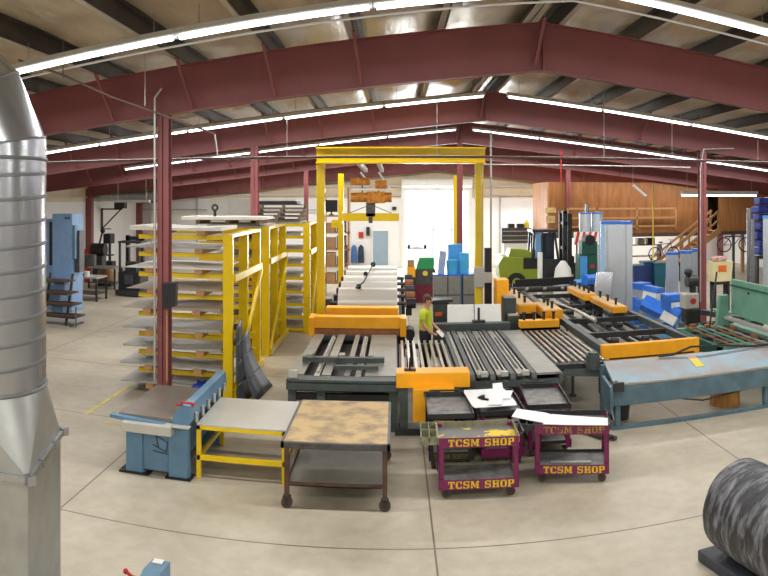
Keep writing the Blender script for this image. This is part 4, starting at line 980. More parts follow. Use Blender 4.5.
duct('standing_duct', X_(672, 23.0), 23.0, .45, .4, 2.12, R(-22), 'silver duct with blue top, left of three behind the blue boxes')
duct('standing_duct', X_(686, 23.2), 23.2, .42, .4, 2.14, R(-22), 'silver duct with blue top, middle of three behind the blue boxes')
duct('standing_duct', X_(698, 23.6), 23.6, .5, .4, 2.16, R(-22), 'silver duct with blue top, right of three beside the maroon column')
t = thing('round_duct', 'silver round duct with blue rim behind the dark green machine, left', 'duct', (X_(585, 27), 27, 0), 'round ducts behind the green machine')
for i, (px, lab) in enumerate(((585, None), (597, 'silver round duct with blue rim behind the dark green machine, right'))):
    x = X_(px, 27)
    if i: t = thing('round_duct', lab, 'duct', (x, 27, 0), 'round ducts behind the green machine')
    part('body', MB().tube((x, 27, 0), (x, 27, 3.5), .24, 24), wrapg, t); part('end_film', MB().ring((x, 27, 3.47), (0, 0, 1), .24, .03, 24), foil, t)
single('thin_pipe', MB().tube((X_(587, 27.6), 27.6, 0), (X_(587, 27.6), 27.6, 3.85), .08, 12), galv, 'thin silver pipe rising above the round ducts', 'pipe')
# blue boxes (duct fittings with film)
boxes = [(640, 319, .75, .5, .45, 10, .0, 0), (634, 303, .5, .5, .6, 25, .2, 1), (651, 304, .75, .5, .5, -20, .35, 0), (652, 288, .55, .45, .4, 30, .1, 1), (664, 329, .55, .5, .5, -8, 0, 0),
         (676, 326, .6, .5, .42, 12, 0, 1), (668, 311, .5, .45, .5, 35, .3, 0), (680, 310, .6, .5, .5, -15, 0, 0), (672, 297, .5, .42, .45, 5, 0, 1), (655, 318, .5, .5, .5, -30, 0, 1), (641, 285, .5, .5, .5, 20, 0, 0)]
zlay = [0, 0, .5, .95, 0, 0, .5, .5, .9, 0, .6]
where = ['at the front left', 'against the tall duct', 'tilted on the left', 'on top of the heap', 'at the front middle', 'at the front right', 'tilted in the middle', 'on the right side', 'on top at the right', 'low in the middle', 'at the back of the heap']
for k, (px, py, w, d, h, rz_, tl, kind) in enumerate(boxes):
    z = zlay[k]; x, y, _ = G(px, py + 6, z + h * .4)
    t = thing('duct_fitting', f'blue-filmed silver duct fitting {where[k]} of the box heap', 'duct fitting', (x, y, z), 'blue duct fittings in a heap', R(rz_))
    t.rotation_euler = (tl * 1.5, tl * 1.2, R(rz_ * 1.5))
    b = MB(); b.box(-w / 2, -d / 2, .0, w / 2, d / 2, h * .62)
    part('body', b, (wrapg if kind == 0 else foil) if k % 3 else white, t, .01)
    part('end_film', MB().box(-w / 2 - .015, -d / 2 - .015, h * .55, w / 2 + .015, d / 2 + .015, h), foil if kind == 0 else foil, t, .02)
    part('side_flap', MB().box(-w * .3, -d / 2 - .02, h * .15, w * .25, -d / 2 - .002, h * .5), white if kind else foillt, t)
# lying film-wrapped pieces near the tall duct
for k, (px, py, zc, rr, ln, lab) in enumerate(((575, 284, .95, .16, .7, 'pale blue wrapped tube lying left of the tall duct'), (590, 280, 1.1, .2, .45, 'pale blue wrapped bundle beside the tall duct'))):
    c = G(px, py, zc); t = thing('wrapped_tube', lab, 'wrapped tube', (c.x, c.y, 0), 'blue wrapped tubes')
    part('film_roll', MB().tube(c - V((ln / 2, .1, 0)), c + V((ln / 2, .1, 0)), rr, 18), foillt if k == 0 else foil, t); part('stand', MB().box(c.x - .2, c.y - .12, 0, c.x + .2, c.y + .12, zc - rr + .02), dark, t)
single('leaning_sheet', MB().prism([(5.95, 20.2, .75), (6.45, 20.1, .75), (6.7, 20.5, 1.75), (6.2, 20.6, 1.75)], (0, .03, 0)), galv, 'pale shiny sheet leaning against the tall duct', 'sheet metal')
# grey cabinets with blue tubs
for k, (xa, xb, lab) in enumerate(((X_(433, 21.8), X_(447, 21.8), 'grey sheet metal duct standing left under the blue tubs'), (X_(448, 21.6), X_(461, 21.6), 'grey sheet metal duct standing in the middle under the blue tubs'), (X_(462, 21.9), X_(474, 21.9), 'grey sheet metal duct standing right under the blue tubs'))):
    t = thing('square_duct', lab, 'duct', ((xa + xb) / 2, 21.8, 0), 'grey ducts below the blue tubs'); 
    part('body', MB().box(xa + .01, 21.6, 0, xb - .01, 22.1, 1.62), galv2, t, .01)
    part('seam', MB().box(xa + .01, 21.59, 1.0, xb - .01, 21.6, 1.03).box(xa + .01, 21.59, .5, xb - .01, 21.6, .53), steelframe, t)
    part('end_film', MB().box(xa, 21.59, 1.62, xb, 22.11, 1.66), foil, t)
x = X_(452, 22); 
single('plastic_tub', MB().tube((x, 21.85, 1.66), (x, 21.85, 2.1), .17, 24, .2), film, 'bright blue round tub on the grey ducts', 'tub')
x = X_(464, 21.9); single('plastic_box', MB().box(x - .14, 21.7, 1.66, x + .14, 22.0, 2.32), film, 'bright blue tall box on the grey ducts, right', 'box', bevel=.02)
x = X_(442, 21.9); single('plastic_box', MB().obox((x, 21.9, 2.02), (.2, .3, .72), (0, .1, 0)), mat('pale_violet_film', (168, 186, 226), .4, var=.08), 'pale lilac film-wrapped box on the grey ducts, left', 'box', bevel=.02)
x = X_(455, 22.9); single('plastic_box', MB().box(x - .25, 22.5, 0, x + .2, 22.9, 2.55), foillt, 'pale blue wrapped duct behind the bright blue tubs', 'box', bevel=.02)

# green engine cart and bits in the doorway
t = thing('green_machine', 'small green machine with dark base standing inside the big doorway', 'machine', (X_(425, 27), 27, 0))
x = X_(425, 27); part('body', MB().prism([(x - .35, 26.8, 1.3), (x + .35, 26.8, 1.3), (x + .35, 26.8, 1.75), (x - .2, 26.8, 1.75)], (0, .6, 0)), mat('grass_green_paint', (46, 150, 92), .5, var=.05), t, .02); part('base', MB().box(x - .4, 26.8, .7, x + .4, 27.4, 1.3), steelframe, t); part('wheel', MB().tube((x - .0, 26.75, 1.15), (x, 26.85, 1.15), .1, 16), yel_lab, t)
part('skirt', MB().box(x - .45, 26.75, 0, x + .45, 27.4, .7), mat('maroon_skirt', (120, 34, 52), .6, var=.1), t)
x = X_(411, 26.5); t = thing('orange_pump', 'small orange and tan pump unit left of the green machine', 'machine', (x, 26.5, 0)); part('tank', MB().box(x - .16, 26.3, 1.05, x + .16, 26.6, 1.45), orange, t, .02); part('head', MB().box(x - .14, 26.3, 1.45, x + .12, 26.6, 1.7), cardboard, t); part('stand', MB().box(x - .16, 26.3, 0, x + .16, 26.6, 1.05), dark, t)
x = X_(492, 19.5); 
t = thing('black_post', 'black machine post just right of the gantry leg', 'machine', (X_(488, 20), 20, 0)); x = X_(488, 20)
part('column', MB().box(x - .1, 19.9, 0, x + .1, 20.1, 2.6), black, t); part('box', MB().box(x - .14, 19.82, 1.6, x + .1, 19.95, 1.9), conduit, t); part('wire', MB().tube((X_(491, 20), 20, 2.6), (X_(491, 20), 20, 6.0), .03, 8), conduit, t)

# ------------------------------------------------------------------ lime forklift
fy = 29.5
t = thing('forklift', 'lime green forklift with dark cab and black mast behind the line', 'forklift', (X_(530, fy), fy, 0))
fx = lambda p_: X_(p_, fy + .35)
b = MB(); w = 1.2
b.prism([(fx(499), fy, .6), (fx(540), fy, .45), (fx(540), fy, 1.0), (fx(525), fy, 1.05), (fx(523), fy, 1.5), (fx(502), fy, 1.55), (fx(497), fy, 1.2)], (0, w, 0)); part('counterweight', b, lime, t, .03)
part('hood', MB().prism([(fx(507), fy + .1, 1.48), (fx(533), fy + .1, 1.44), (fx(533), fy + .1, 1.66), (fx(525), fy + .1, 1.84), (fx(510), fy + .1, 1.88)], (0, 1.0, 0)), lime, t, .03)
part('chassis', MB().box(fx(524), fy + .05, .45, fx(560), fy + w, 1.05), lime, t, .03); part('seat_base', MB().box(fx(522), fy - .02, 1.0, fx(538), fy + 1.0, 1.45), black, t)
b = MB(); cx0, cx1 = fx(531), fx(558)
for x, xt in ((cx0, fx(533)), (cx1, fx(553))):
    for y in (fy + .08, fy + 1.1): b.beam((x, y, 1.0), (xt, y, 2.62), .09, .09)
b.box(fx(531), fy, 2.58, fx(556), fy + w, 2.7); b.beam((fx(541), fy + .08, 1.0), (fx(541), fy + .08, 2.6), .07, .07)
b.box(fx(541), fy + .04, .5, fx(558), fy + .1, 1.4); b.box(fx(533), fy + 1.05, .9, fx(556), fy + 1.1, 1.5)
cab = part('cab', b, dark, t)
part('window', MB().box(fx(534), fy + .1, 1.4, fx(540), fy + .12, 2.55), mat('pale_blue_glass', (120, 164, 206), .15, var=0), cab); part('window', MB().box(fx(542), fy + .1, 1.4, fx(553), fy + .12, 2.55).box(fx(534), fy + 1.08, 1.2, fx(552), fy + 1.1, 2.5), glassm, cab)
part('driver_seat', MB().box(fx(543), fy + .3, 1.05, fx(552), fy + .8, 1.35).box(fx(541), fy + .3, 1.3, fx(544), fy + .8, 2.0), navy, t)
for px, r in ((515, .42), (552, .42)):
    for y in (fy - .08, fy + 1.0): 
        o = part('wheel', MB().tube((fx(px), y, r), (fx(px), y + .28, r), r, 24), tyre, t); part('hub', MB().tube((fx(px), y - .02, r), (fx(px), y + .02, r), .2, 16), lime, o)
b = MB()
for y in (fy + .15, fy + .85): b.box(fx(562), y, .15, fx(566), y + .16, 3.5); b.box(fx(567), y + .02, .15, fx(571), y + .14, 3.4)
for z in (.6, 1.8, 2.9, 3.4): b.box(fx(563), fy + .15, z, fx(566), fy + 1.0, z + .12)
part('mast', b, black, t); part('lift_cylinder', MB().tube((fx(566.5), fy + .5, .3), (fx(566.5), fy + .5, 3.1), .07, 10), plate, t)
part('carriage', MB().box(fx(571), fy + .1, .7, fx(573), fy + 1.05, 1.5), black, t)
for y in (fy + .2, fy + .8): part('fork', MB().box(fx(573), y, .4, fx(575), y + .14, 1.2).box(fx(573), y, .36, fx(573) + 1.1, y + .14, .42), black, t)
x = X_(540, 27); single('white_canister', MB().tube((x, 27, 0), (x, 27, 1.9), .1, 14), white, 'white upright tube in front of the lime forklift', 'tube')
x = X_(563, 27.5); b = MB(); b.loft([[(x + r * cos(2 * pi * k / 14), 27.5 + r * sin(2 * pi * k / 14), z) for k in range(14)] for r, z in ((.4, 0), (.42, .6), (.32, 1.2), (.1, 1.5))]); single('white_sack', b, white, 'white bulk sack before the forklift mast', 'sack')
t = thing('green_press', 'dark green machine beside the tall silver duct', 'machine', (X_(588, 25), 25, 0)); x0, x1 = X_(578, 25), X_(596, 25)
part('body', MB().box(x0, 24.8, 0, x1, 25.4, 1.95), green_d, t, .02); part('head', MB().box(x0 + .1, 24.8, 1.95, x1, 25.3, 2.45), green_d, t, .03); part('front_panel', MB().box(x0 + .02, 24.78, .6, x0 + .3, 24.8, 1.9), foillt, t); part('flywheel', MB().tube((x1 - .3, 24.75, 2.5), (x1 - .3, 25.2, 2.5), .2, 16), black, t); part('badge', MB().box(x0 + .42, 24.78, 1.45, x0 + .58, 24.8, 1.58), redm, t)
t = thing('striped_board', 'red and white striped barrier board behind the dark green machine', 'barrier', (X_(588, 26), 26, 0)); b = MB(); xa, xb = X_(574, 26), X_(599, 26)
part('board', MB().box(xa, 26, 2.25, xb, 26.04, 2.75), white, t); part('post', MB().box(xa + .1, 26.04, 0, xa + .16, 26.1, 2.7).box(xb - .16, 26.04, 0, xb - .1, 26.1, 2.7), steelframe, t)
for k in range(4): u = xa + .02 + k * .24; b.prism([(u, 25.995, 2.25), (u + .11, 25.995, 2.25), (u + .22, 25.995, 2.75), (u + .11, 25.995, 2.75)], (0, .005, 0))
part('red_stripes', b, redm, t)

# ------------------------------------------------------------------ turquoise machine at right
t = thing('folding_machine', 'large turquoise green folding machine with brown bed bars beyond the brake', 'machine', (7.6, 14.4, 0))
bp = part('back_plate', MB().box(8.05, 12.5, 1.16, 8.13, 15.2, 2.03), green_m, t, .01)
part('plate_rib', MB().box(8.02, 12.5, 1.86, 8.05, 15.2, 1.9), green_d, bp); part('bolt', MB().tube((8.02, 14.3, 1.78), (8.05, 14.3, 1.78), .03, 10), dark, bp)
part('side_upright', MB().prism([(7.62, 15.3, 0), (8.04, 15.3, 0), (8.04, 15.3, 1.62), (7.8, 15.3, 1.62)], (0, .16, 0)), green_m, t, .01)
part('side_upright', MB().box(7.9, 12.45, 0, 8.3, 12.6, 1.1), green_m, t, .01)
part('base_beam', MB().box(8.05, 12.6, .0, 8.3, 15.3, .9), green_m, t); part('ledge', MB().box(7.88, 12.5, 1.04, 8.05, 15.28, 1.1), plate2, t)
part('bed_side', MB().box(6.75, 13.3, .55, 6.85, 15.6, .82), green_d, t); part('bed_end', MB().box(6.75, 15.5, .6, 8.05, 15.62, .84), green_m, t); part('bed_end', MB().box(6.75, 13.3, .55, 8.0, 13.42, .84), green_m, t)
for k in range(6): x = 6.95 + k * .19; part('table_bar', MB().box(x, 12.9, .86, x + .03, 15.6, .89), [brownm, plate, green_m, brownm, plate2, rustleg][k], t)
for y in (13.5, 14.2, 14.9): part('cross_bar', MB().box(6.85, y, .8, 8.05, y + .08, .86), dark, t)
for (x, y) in ((7.0, 15.3), (7.3, 15.1), (7.5, 15.35), (7.75, 14.6), (7.7, 13.5)): part('stop_block', MB().box(x, y, .89, x + .14, y + .1, .96), brownm, t)
part('front_leg', MB().prism([(6.8, 13.3, 0), (7.3, 13.3, 0), (7.1, 13.3, .85), (6.95, 13.3, .85)], (0, .1, 0)), green_m, t); part('rear_leg', MB().box(6.75, 15.4, 0, 6.9, 15.6, .6), green_m, t)
part('motor', MB().tube((7.2, 13.7, .4), (7.6, 13.7, .4), .16, 14).box(7.15, 13.5, 0, 7.65, 13.9, .26), dark, t); part('tank', MB().tube((7.55, 13.15, .4), (7.55, 13.15, .86), .07, 12), plate2, t)
part('lever', MB().tube((7.35, 15.0, .9), (7.75, 15.4, 2.2), .025, 8), dark, t)
t = thing('steel_beam_stack', 'long grey-green steel beams lying behind the turquoise machine', 'steel beam', (8.8, 16.8, 0))
for k in range(3): part('beam', MB().beam((8.75 + .3 * k, 15.9, .86 - .16 * (k == 2)), (8.35 + .3 * k, 17.5, .86 - .16 * (k == 2)), .16, .14), [steelframe, green_m, machine][k], t)
part('trestle', MB().box(8.2, 17.2, 0, 9.2, 17.3, .62), machine, t); part('trestle', MB().box(8.5, 16.1, 0, 9.4, 16.2, .62), machine, t)
t = thing('spindle_machine', 'white and black spindle machine left of the turquoise machine', 'machine', (X_(690, 16.6), 16.6, 0)); x = X_(690, 16.6)
part('base', MB().box(x - .2, 16.4, 0, x + .25, 16.9, .75), steelframe, t, .02); part('column', MB().tube((x + .1, 16.65, .75), (x + .1, 16.65, 2.0), .09, 14), black, t)
part('gear_head', MB().box(x - .22, 16.4, 1.15, x + .18, 16.8, 1.55), plate2, t, .03); part('motor', MB().tube((x - .1, 16.6, 1.85), (x + .2, 16.6, 1.85), .15, 14).ball((x - .05, 16.6, 2.1), .12), dark, t); part('dial', MB().tube((x - .0, 16.38, 1.35), (x, 16.4, 1.35), .08, 14), redm, t)
part('lower_head', MB().box(x - .2, 16.35, .78, x + .2, 16.75, 1.15), black, t, .03)
x = X_(722, 21.5); t = thing('white_tote', 'cream tote with an orange label standing behind the turquoise machine', 'tote', (x, 21.5, 0))
part('body', MB().prism([(x - .38, 21.4, 1.15), (x + .32, 21.4, 1.15), (x + .4, 21.4, 1.85), (x - .4, 21.4, 1.85)], (0, .5, 0)), cream, t, .02); part('stand', MB().box(x - .3, 21.45, .0, x - .24, 21.85, 1.15).box(x + .22, 21.45, 0, x + .28, 21.85, 1.15).box(x - .3, 21.45, 1.05, x + .28, 21.85, 1.15), dark, t); part('label_plate', MB().box(x - .2, 21.38, 1.5, x + .12, 21.395, 1.72), mat('orange_label', (236, 110, 40), .5, var=0), t)
single('red_rag_bundle', MB().ball((x - .05, 21.65, 1.93), .24, 14, 8, (1.3, 1, .45)), mat('pale_red_rag', (206, 120, 118), .8, var=.25, scale=9, rgb2=(224, 214, 206)), 'red and white bundle of rags on the cream tote', 'rags')

# ------------------------------------------------------------------ ducts and blue bundles at the right edge
for k, (px, Y, r, h, lab) in enumerate(((749, 22, .09, 3.7, 'slim silver pipe standing left of the royal blue bundles'), (753, 21.6, .06, 3.3, 'slimmer silver pipe right beside the slim one'))):
    x = X_(px, Y); single('standing_pipe', MB().tube((x, Y, 0), (x, Y, h), r, 14), galv, lab, 'pipe')
for k in range(7):
    x = X_(762, 22.5); z = 1.9 + k * .32
    b = MB(); 
    b.obox((x + .22 + .06 * sin(k * 2.3), 22.5, z + .15), (1.0, .55, .27), (.06 * sin(k), .05 * cos(k * 1.7), .1 * sin(k * 3)))
    single('blue_bundle', b, royal, f'royal blue wrapped bundle, {ORD[k]} from the bottom of the right-edge stack', 'bundle', 'royal blue bundles stacked at the right', .06)
x = X_(762, 22.5); t = thing('bundle_stand', 'dark steel stand under the royal blue bundles', 'stand', (x, 22.5, 0)); part('shelf', MB().box(x - .4, 22.2, 1.8, x + .8, 22.8, 1.88), dark, t)
for dx in (-.35, .7): part('leg', MB().box(x + dx, 22.25, 0, x + dx + .08, 22.75, 1.8), dark, t)
duct('standing_duct', X_(768, 20.8), 20.8, .35, .35, 3.45, R(-30), 'tall silver duct with pale film at the extreme right edge', cap=foillt)

# ------------------------------------------------------------------ plywood mezzanine, stair, clutter below
MY = 33.5; mx0 = 7.62
t = thing('mezzanine', 'plywood-clad mezzanine room with timber guard rail at back right', 'mezzanine', (14, MY, 0))
dxa, dxb = X_(708, MY), X_(719, MY)
b = MB().box(mx0, MY, 2.3, dxa, MY + .1, 4.9); b.box(dxa, MY, 4.35, dxb, MY + .1, 4.9)
part('front_wall', b, ply, t); part('front_wall', MB().box(dxb, MY - .02, 2.3, XR - .02, MY + .1, 4.9), ply2, t)
part('side_wall', MB().box(mx0 - .1, MY, 2.3, mx0, 37.0, 4.9), ply2, t); part('back_wall', MB().box(mx0 - .1, 37.0, 2.3, XR - .02, 37.1, 4.9), ply2, t)
part('floor_deck', MB().box(mx0 - .1, MY - .5, 2.12, XR - .02, 37.1, 2.3), mat('dark_joist_wood', (88, 66, 46), .7, var=.15), t)
b = MB()
for x in (X_(568, 33), X_(597, 33), X_(637, 33), X_(676, 33)): b.box(x - .04, 32.98, 2.5, x + .04, 33.06, 3.6)
for z in (2.62, 3.05, 3.52): b.box(X_(568, 33), 32.98, z, X_(676, 33), 33.04, z + .09)
part('guard_rail', b, wood, t)
b = MB(); b.box(X_(545, MY) , MY - .03, 3.35, X_(556, MY), MY, 3.62); b.box(X_(546, MY), MY - .03, 2.85, X_(555, MY), MY, 3.2); part('notice_board', b, mat('tan_notice', (206, 178, 120), .6, var=.2, scale=8), t)
for x in (mx0 + .1, 11.2, 14.8, 18.5): part('support_post', MB().box(x - .08, MY, 0, x + .08, MY + .16, 2.12), wood, t)
part('interior_shade_sheet', MB().box(dxa - .3, MY + 1.2, 2.5, dxb + .3, MY + 1.25, 4.8), black, t)  # black sheet put behind the doorway to stand for the room's shade
t = thing('wooden_stair', 'wooden stair with handrails climbing right to the mezzanine', 'stairs', (14, 32, 0))
sx0, sx1, sz1 = X_(654, 32), X_(716, 32), 2.5
for y in (31.6, 32.5): part('stringer', MB().beam((sx0, y, .1), (sx1, y, sz1 - .05), .06, .28), wood, t)
for k in range(12): u = (k + .5) / 12; part('tread', MB().box(sx0 + (sx1 - sx0) * u - .15, 31.6, sz1 * u, sx0 + (sx1 - sx0) * u + .15, 32.5, sz1 * u + .04), wood, t)
for y in (31.58, 32.52):
    part('handrail', MB().beam((sx0, y, 1.0), (sx1, y, sz1 + .95), .06, .1), wood, t); part('middle_rail', MB().beam((sx0, y, .55), (sx1, y, sz1 + .5), .05, .09), wood, t)
    for u in (.02, .5, .98): xx = sx0 + (sx1 - sx0) * u; part('rail_post', MB().box(xx - .04, y - .04, sz1 * u, xx + .04, y + .04, sz1 * u + 1.0), wood, t)
def bike(x, y, z, rot, label, tiltx=0):
    t = thing('bicycle', label, 'bicycle', (x, y, z), 'bicycles below the mezzanine', rot)
    for wx_ in (-.5, .5):
        w_ = part('wheel', MB().ring((wx_, 0, .34), (0, 1, 0), .32, .028, 28), tyre, t); b = MB()
        for k in range(8): a = pi * k / 8; b.tube((wx_ - .31 * cos(a), 0, .34 - .31 * sin(a)), (wx_ + .31 * cos(a), 0, .34 + .31 * sin(a)), .004, 4)
        part('spokes', b, conduit, w_)
    part('frame', MB().path([(-.5, 0, .34), (-.15, 0, .8), (.36, 0, .85), (-.06, 0, .32), (-.15, 0, .8)], .018, 8).tube((-.5, 0, .34), (-.06, 0, .32), .014, 8).tube((.36, 0, .9), (.5, 0, .34), .018, 8), navy, t)
    part('saddle', MB().ball((-.18, 0, .9), .1, 10, 6, (1.3, .6, .4)).tube((-.15, 0, .8), (-.18, 0, .9), .015, 8), black, t); part('handlebar', MB().path([(.36, 0, .9), (.36, 0, 1.0), (.4, -.25, 1.02)], .014, 8).tube((.36, 0, 1.0), (.4, .25, 1.02), .014, 8), dark, t)
bike(X_(664, 31), 31, .0 + 1.05, R(5), 'bicycle standing on a bench below the mezzanine, left one')
t = thing('work_bench', 'long bench holding a bicycle below the mezzanine', 'bench', (X_(660, 31), 31, 0)); xq = X_(660, 31)
part('top', MB().box(xq - 1.0, 30.6, .98, xq + 1.2, 31.3, 1.05), wood, t)
for dx in (-.95, 1.1): part('leg', MB().box(xq + dx, 30.65, 0, xq + dx + .08, 31.25, .98), dark, t)
bike(X_(735, 28), 28, 1.6, R(-20), 'bicycle hanging right of the stair, right one'); xq = X_(735, 28)
t = thing('bike_stand', 'dark post stand holding up the right bicycle', 'stand', (xq, 28.1, 0)); part('post', MB().box(xq - .05, 28.1, 0, xq + .05, 28.2, 2.4), dark, t); part('arm', MB().box(xq - .5, 27.95, 2.3, xq + .3, 28.1, 2.36), dark, t)
for k, (px, Y, w_, h_, m_, lab) in enumerate(((637, 27, .5, 1.25, navy, 'navy bin, left of three behind the blue box heap'), (647, 27.4, .5, 1.35, navy, 'navy bin, middle of three behind the blue box heap'), (658, 27.2, .55, 1.3, teal, 'teal bin, right of three behind the blue box heap'))):
    x = X_(px, Y); t = thing('bin', lab, 'bin', (x, Y, 0), 'plastic bins'); b = MB(); b.loft([[(x + sx_ * w_ * q / 2, Y + sy_ * w_ * q / 2, z) for sx_, sy_ in ((-1, -1), (1, -1), (1, 1), (-1, 1))] for z, q in ((0, .8), (h_, 1))], True, False); part('body', b, m_, t); part('lid', MB().box(x - w_ * .54, Y - w_ * .54, h_, x + w_ * .54, Y + w_ * .54, h_ + .06), teal, t, .02)
for k, (px, py, m_, lab) in enumerate(((640, 246, plate2, 'grey box on the shelf below the mezzanine, left'), (650, 250, dark, 'dark box on the shelf below the mezzanine, middle'), (628, 244, white, 'white box on shelf below the mezzanine, far left'))):
    c = G(px, py + 3, 1.5) if False else V((X_(px, 35), 35, 1.55)); single('storage_box', MB().box(c.x - .2, 34.8, 1.6, c.x + .2, 35.2, 1.95), m_, lab, 'box')
t = thing('steel_shelf', 'grey steel shelf with boxes below the mezzanine', 'shelf', (X_(639, 35), 35, 0)); xq = X_(639, 35)
for z in (.3, .95, 1.55): part('shelf', MB().box(xq - 1.2, 34.7, z, xq + 1.2, 35.3, z + .05), steelframe, t)
for dx in (-1.2, 1.15): part('upright', MB().box(xq + dx, 34.7, 0, xq + dx + .05, 35.3, 1.6), steelframe, t)
# strip lamp fittings below the frames near the mezzanine
x0, x1 = X_(681, 29), X_(757, 29); t = thing('strip_light', 'long white strip fixture in front of the mezzanine at right', 'ceiling light', ((x0 + x1) / 2, 29, 4.3)); part('housing', MB().box(x0, 28.9, 4.24, x1, 29.1, 4.42), lamp_body, t); part('tube', MB().tube((x0 + .05, 29, 4.21), (x1 - .05, 29, 4.21), .04, 10), tubem, t); part('hanger', MB().tube((x0 + .3, 29, 4.42), (x0 + .3, 29, 6.1), .008, 6).tube((x1 - .3, 29, 4.42), (x1 - .3, 29, 5.9), .008, 6), conduit, t)
c0_, c1_ = V(p(633, 185, 28)), V(p(646, 196, 28)); t = thing('angled_fitting', 'short white angled fitting below the frame, left of the strip fixture', 'fitting', tuple((c0_ + c1_) / 2))
part('bar', MB().beam(c0_, c1_, .14, .08), lamp_body, t); part('hanger', MB().tube(c0_, (c0_.x, c0_.y, zr(c0_.x, 7.0)), .01, 6), conduit, t)

# ------------------------------------------------------------------ back wall bits
t = thing('tool_bench', 'white bench with grey drawer chest behind the lime forklift', 'bench', (X_(516, 38), 38, 0)); xa, xb = X_(497, 38), X_(533, 38)
part('bench', MB().box(xa, 37.6, .9, xb, 38.4, 1.0).box(xa, 37.7, 0, xa + .1, 38.3, .9).box(xb - .1, 37.7, 0, xb, 38.3, .9), white, t); part('drawer_chest', MB().box(X_(501, 38), 37.7, 1.6, X_(530, 38), 38.3, 2.45), steelframe, t, .02)
for z in (1.75, 2.0, 2.25): part('drawer_pull', MB().box(X_(502, 38), 37.67, z, X_(529, 38), 37.7, z + .04), plate2, t)
part('riser', MB().box(X_(503, 38), 37.75, 1.0, X_(528, 38), 38.2, 1.6), white, t)
x = X_(526.5, 38); t = thing('yellow_jug', 'yellow jug standing on the grey drawer chest', 'jug', (x, 38, 2.45)); part('body', MB().tube((x, 38, 2.45), (x, 38, 2.75), .17, 16, .15), yel_lab, t); part('neck', MB().tube((x, 38, 2.75), (x, 38, 2.88), .07, 12), yel_lab, t)
for px, lab in ((511, 'small dark box on the drawer chest, left'), (520, 'small dark box on the drawer chest, beside the yellow jug')):
    x = X_(px, 38); single('tool_box', MB().box(x - .18, 37.8, 2.45, x + .18, 38.2, 2.68), dark, lab, 'box', 'boxes on the drawer chest', .01)
for k, px in enumerate((347, 354, 361)):
    x = X_(px, 40.6); b = MB(); b.loft([[(x + sx_ * wq, 40.62 + sy_ * .09, z) for sx_, sy_ in ((-1, -.6), (0, -1), (1, -.6), (1, .6), (0, 1), (-1, .6))] for z, wq in ((.3, .19), (.7, .18), (1.2, .15), (1.35, .05))]); single('hanging_coat', b, [coat_m, mat('blue_coat', (70, 110, 170), .85, var=.1), coat_m][k], f'{["dark","blue","dark"][k]} coat hanging by the walk door, {["leftmost","middle","nearest the door"][k]}', 'coat', 'coats on the back wall')
x = X_(361, 40.8); t = thing('wall_sign', 'small red sign on back wall left of the walk door', 'sign', (x, 40.85, 1.9)); part('board', MB().box(x - .14, 40.83, 1.75, x + .14, 40.86, 2.1), redm, t)
x = X_(368, 40.8); single('wall_box', MB().box(x - .1, 40.7, 1.9, x + .1, 40.88, 2.4), dark, 'narrow dark box on back wall beside the walk door', 'wall box')
x = X_(394, 40.8); single('wall_panel', MB().box(x - .1, 40.78, 3.4, x + .14, 40.88, 3.6), dark, 'small dark unit high on back wall left of the doorway', 'wall box')
# storage tower left of the gantry
t = thing('storage_tower', 'timber-framed storage tower behind the left gantry leg', 'shelf', (X_(338, 29), 29, 0)); xa, xb = X_(324, 29), X_(350, 29)
for x in (xa, xb - .08): part('upright', MB().box(x, 28.6, 0, x + .08, 29.4, 4.5), wood, t)
for z in (.5, 1.2, 1.9, 2.6, 3.3): part('shelf', MB().box(xa, 28.6, z, xb, 29.4, z + .06), wood, t)
i = 0
for z, nmz in ((.56, 'lowest'), (1.26, 'second'), (1.96, 'third'), (2.66, 'fourth')):
    for q_, xx in enumerate((xa + .12, xa + .56)):
        single('carton', MB().box(xx, 28.7, z, xx + .38, 29.2, z + .38 + .08 * (i % 3)), [cardboard, mat('mauve_carton%d' % i, (140, 100, 110), .7, var=.1)][i % 2], f'{["brown","mauve"][i%2]} carton on the {nmz} tower shelf, {["left","right"][q_]}', 'carton', 'cartons on the tower'); i += 1
x = X_(331, 28.6); t = thing('monitor', 'black monitor on the top shelf of the storage tower', 'monitor', (x, 28.8, 3.36)); part('screen', MB().box(x - .26, 28.75, 3.5, x + .26, 28.82, 4.0), black, t, .01); part('stand', MB().box(x - .1, 28.7, 3.36, x + .1, 28.9, 3.4).box(x - .03, 28.78, 3.4, x + .03, 28.82, 3.5), black, t)

# ------------------------------------------------------------------ left background
def at(px, Y): return X_(px, Y)
t = thing('punch_press', 'tall light blue press behind the silver duct at left', 'press', (at(60, 22), 22, 0)); x0, x1 = at(40, 22), at(72, 22)
part('frame', MB().box(at(52, 22), 22, 0, x1, 22.9, 3.5), bluelt, t, .03); part('back_body', MB().box(x0, 22.3, 0, at(52, 22), 23, 3.3), bluelt, t, .02)
part('recess_shade_plate', MB().box(at(46, 22), 22.25, 1.6, at(51.5, 22), 22.3, 3.2), dark, t); part('side_plate', MB().box(x1, 22.2, 1.4, at(77, 22), 22.6, 2.9), steelframe, t); part('ram', MB().box(x1, 22.0, 1.9, at(75, 22), 22.2, 3.1), blue, t)  # flat dark plate on the back body stands in for a hollow's shade
part('bolt', MB().tube((at(66, 22), 21.98, 3.35), (at(66, 22), 22, 3.35), .04, 8).tube((at(69, 22), 21.98, 3.35), (at(69, 22), 22, 3.35), .04, 8), dark, t); part('table', MB().box(x0, 21.5, 1.0, x1, 22, 1.2), bluelt, t, .02)
t = thing('bar_rack', 'dark rack of steel bars and blue bins at left beside the duct', 'rack', (at(66, 19.8), 19.8, 0)); x0, x1 = at(48, 19.8), at(80, 19.8)
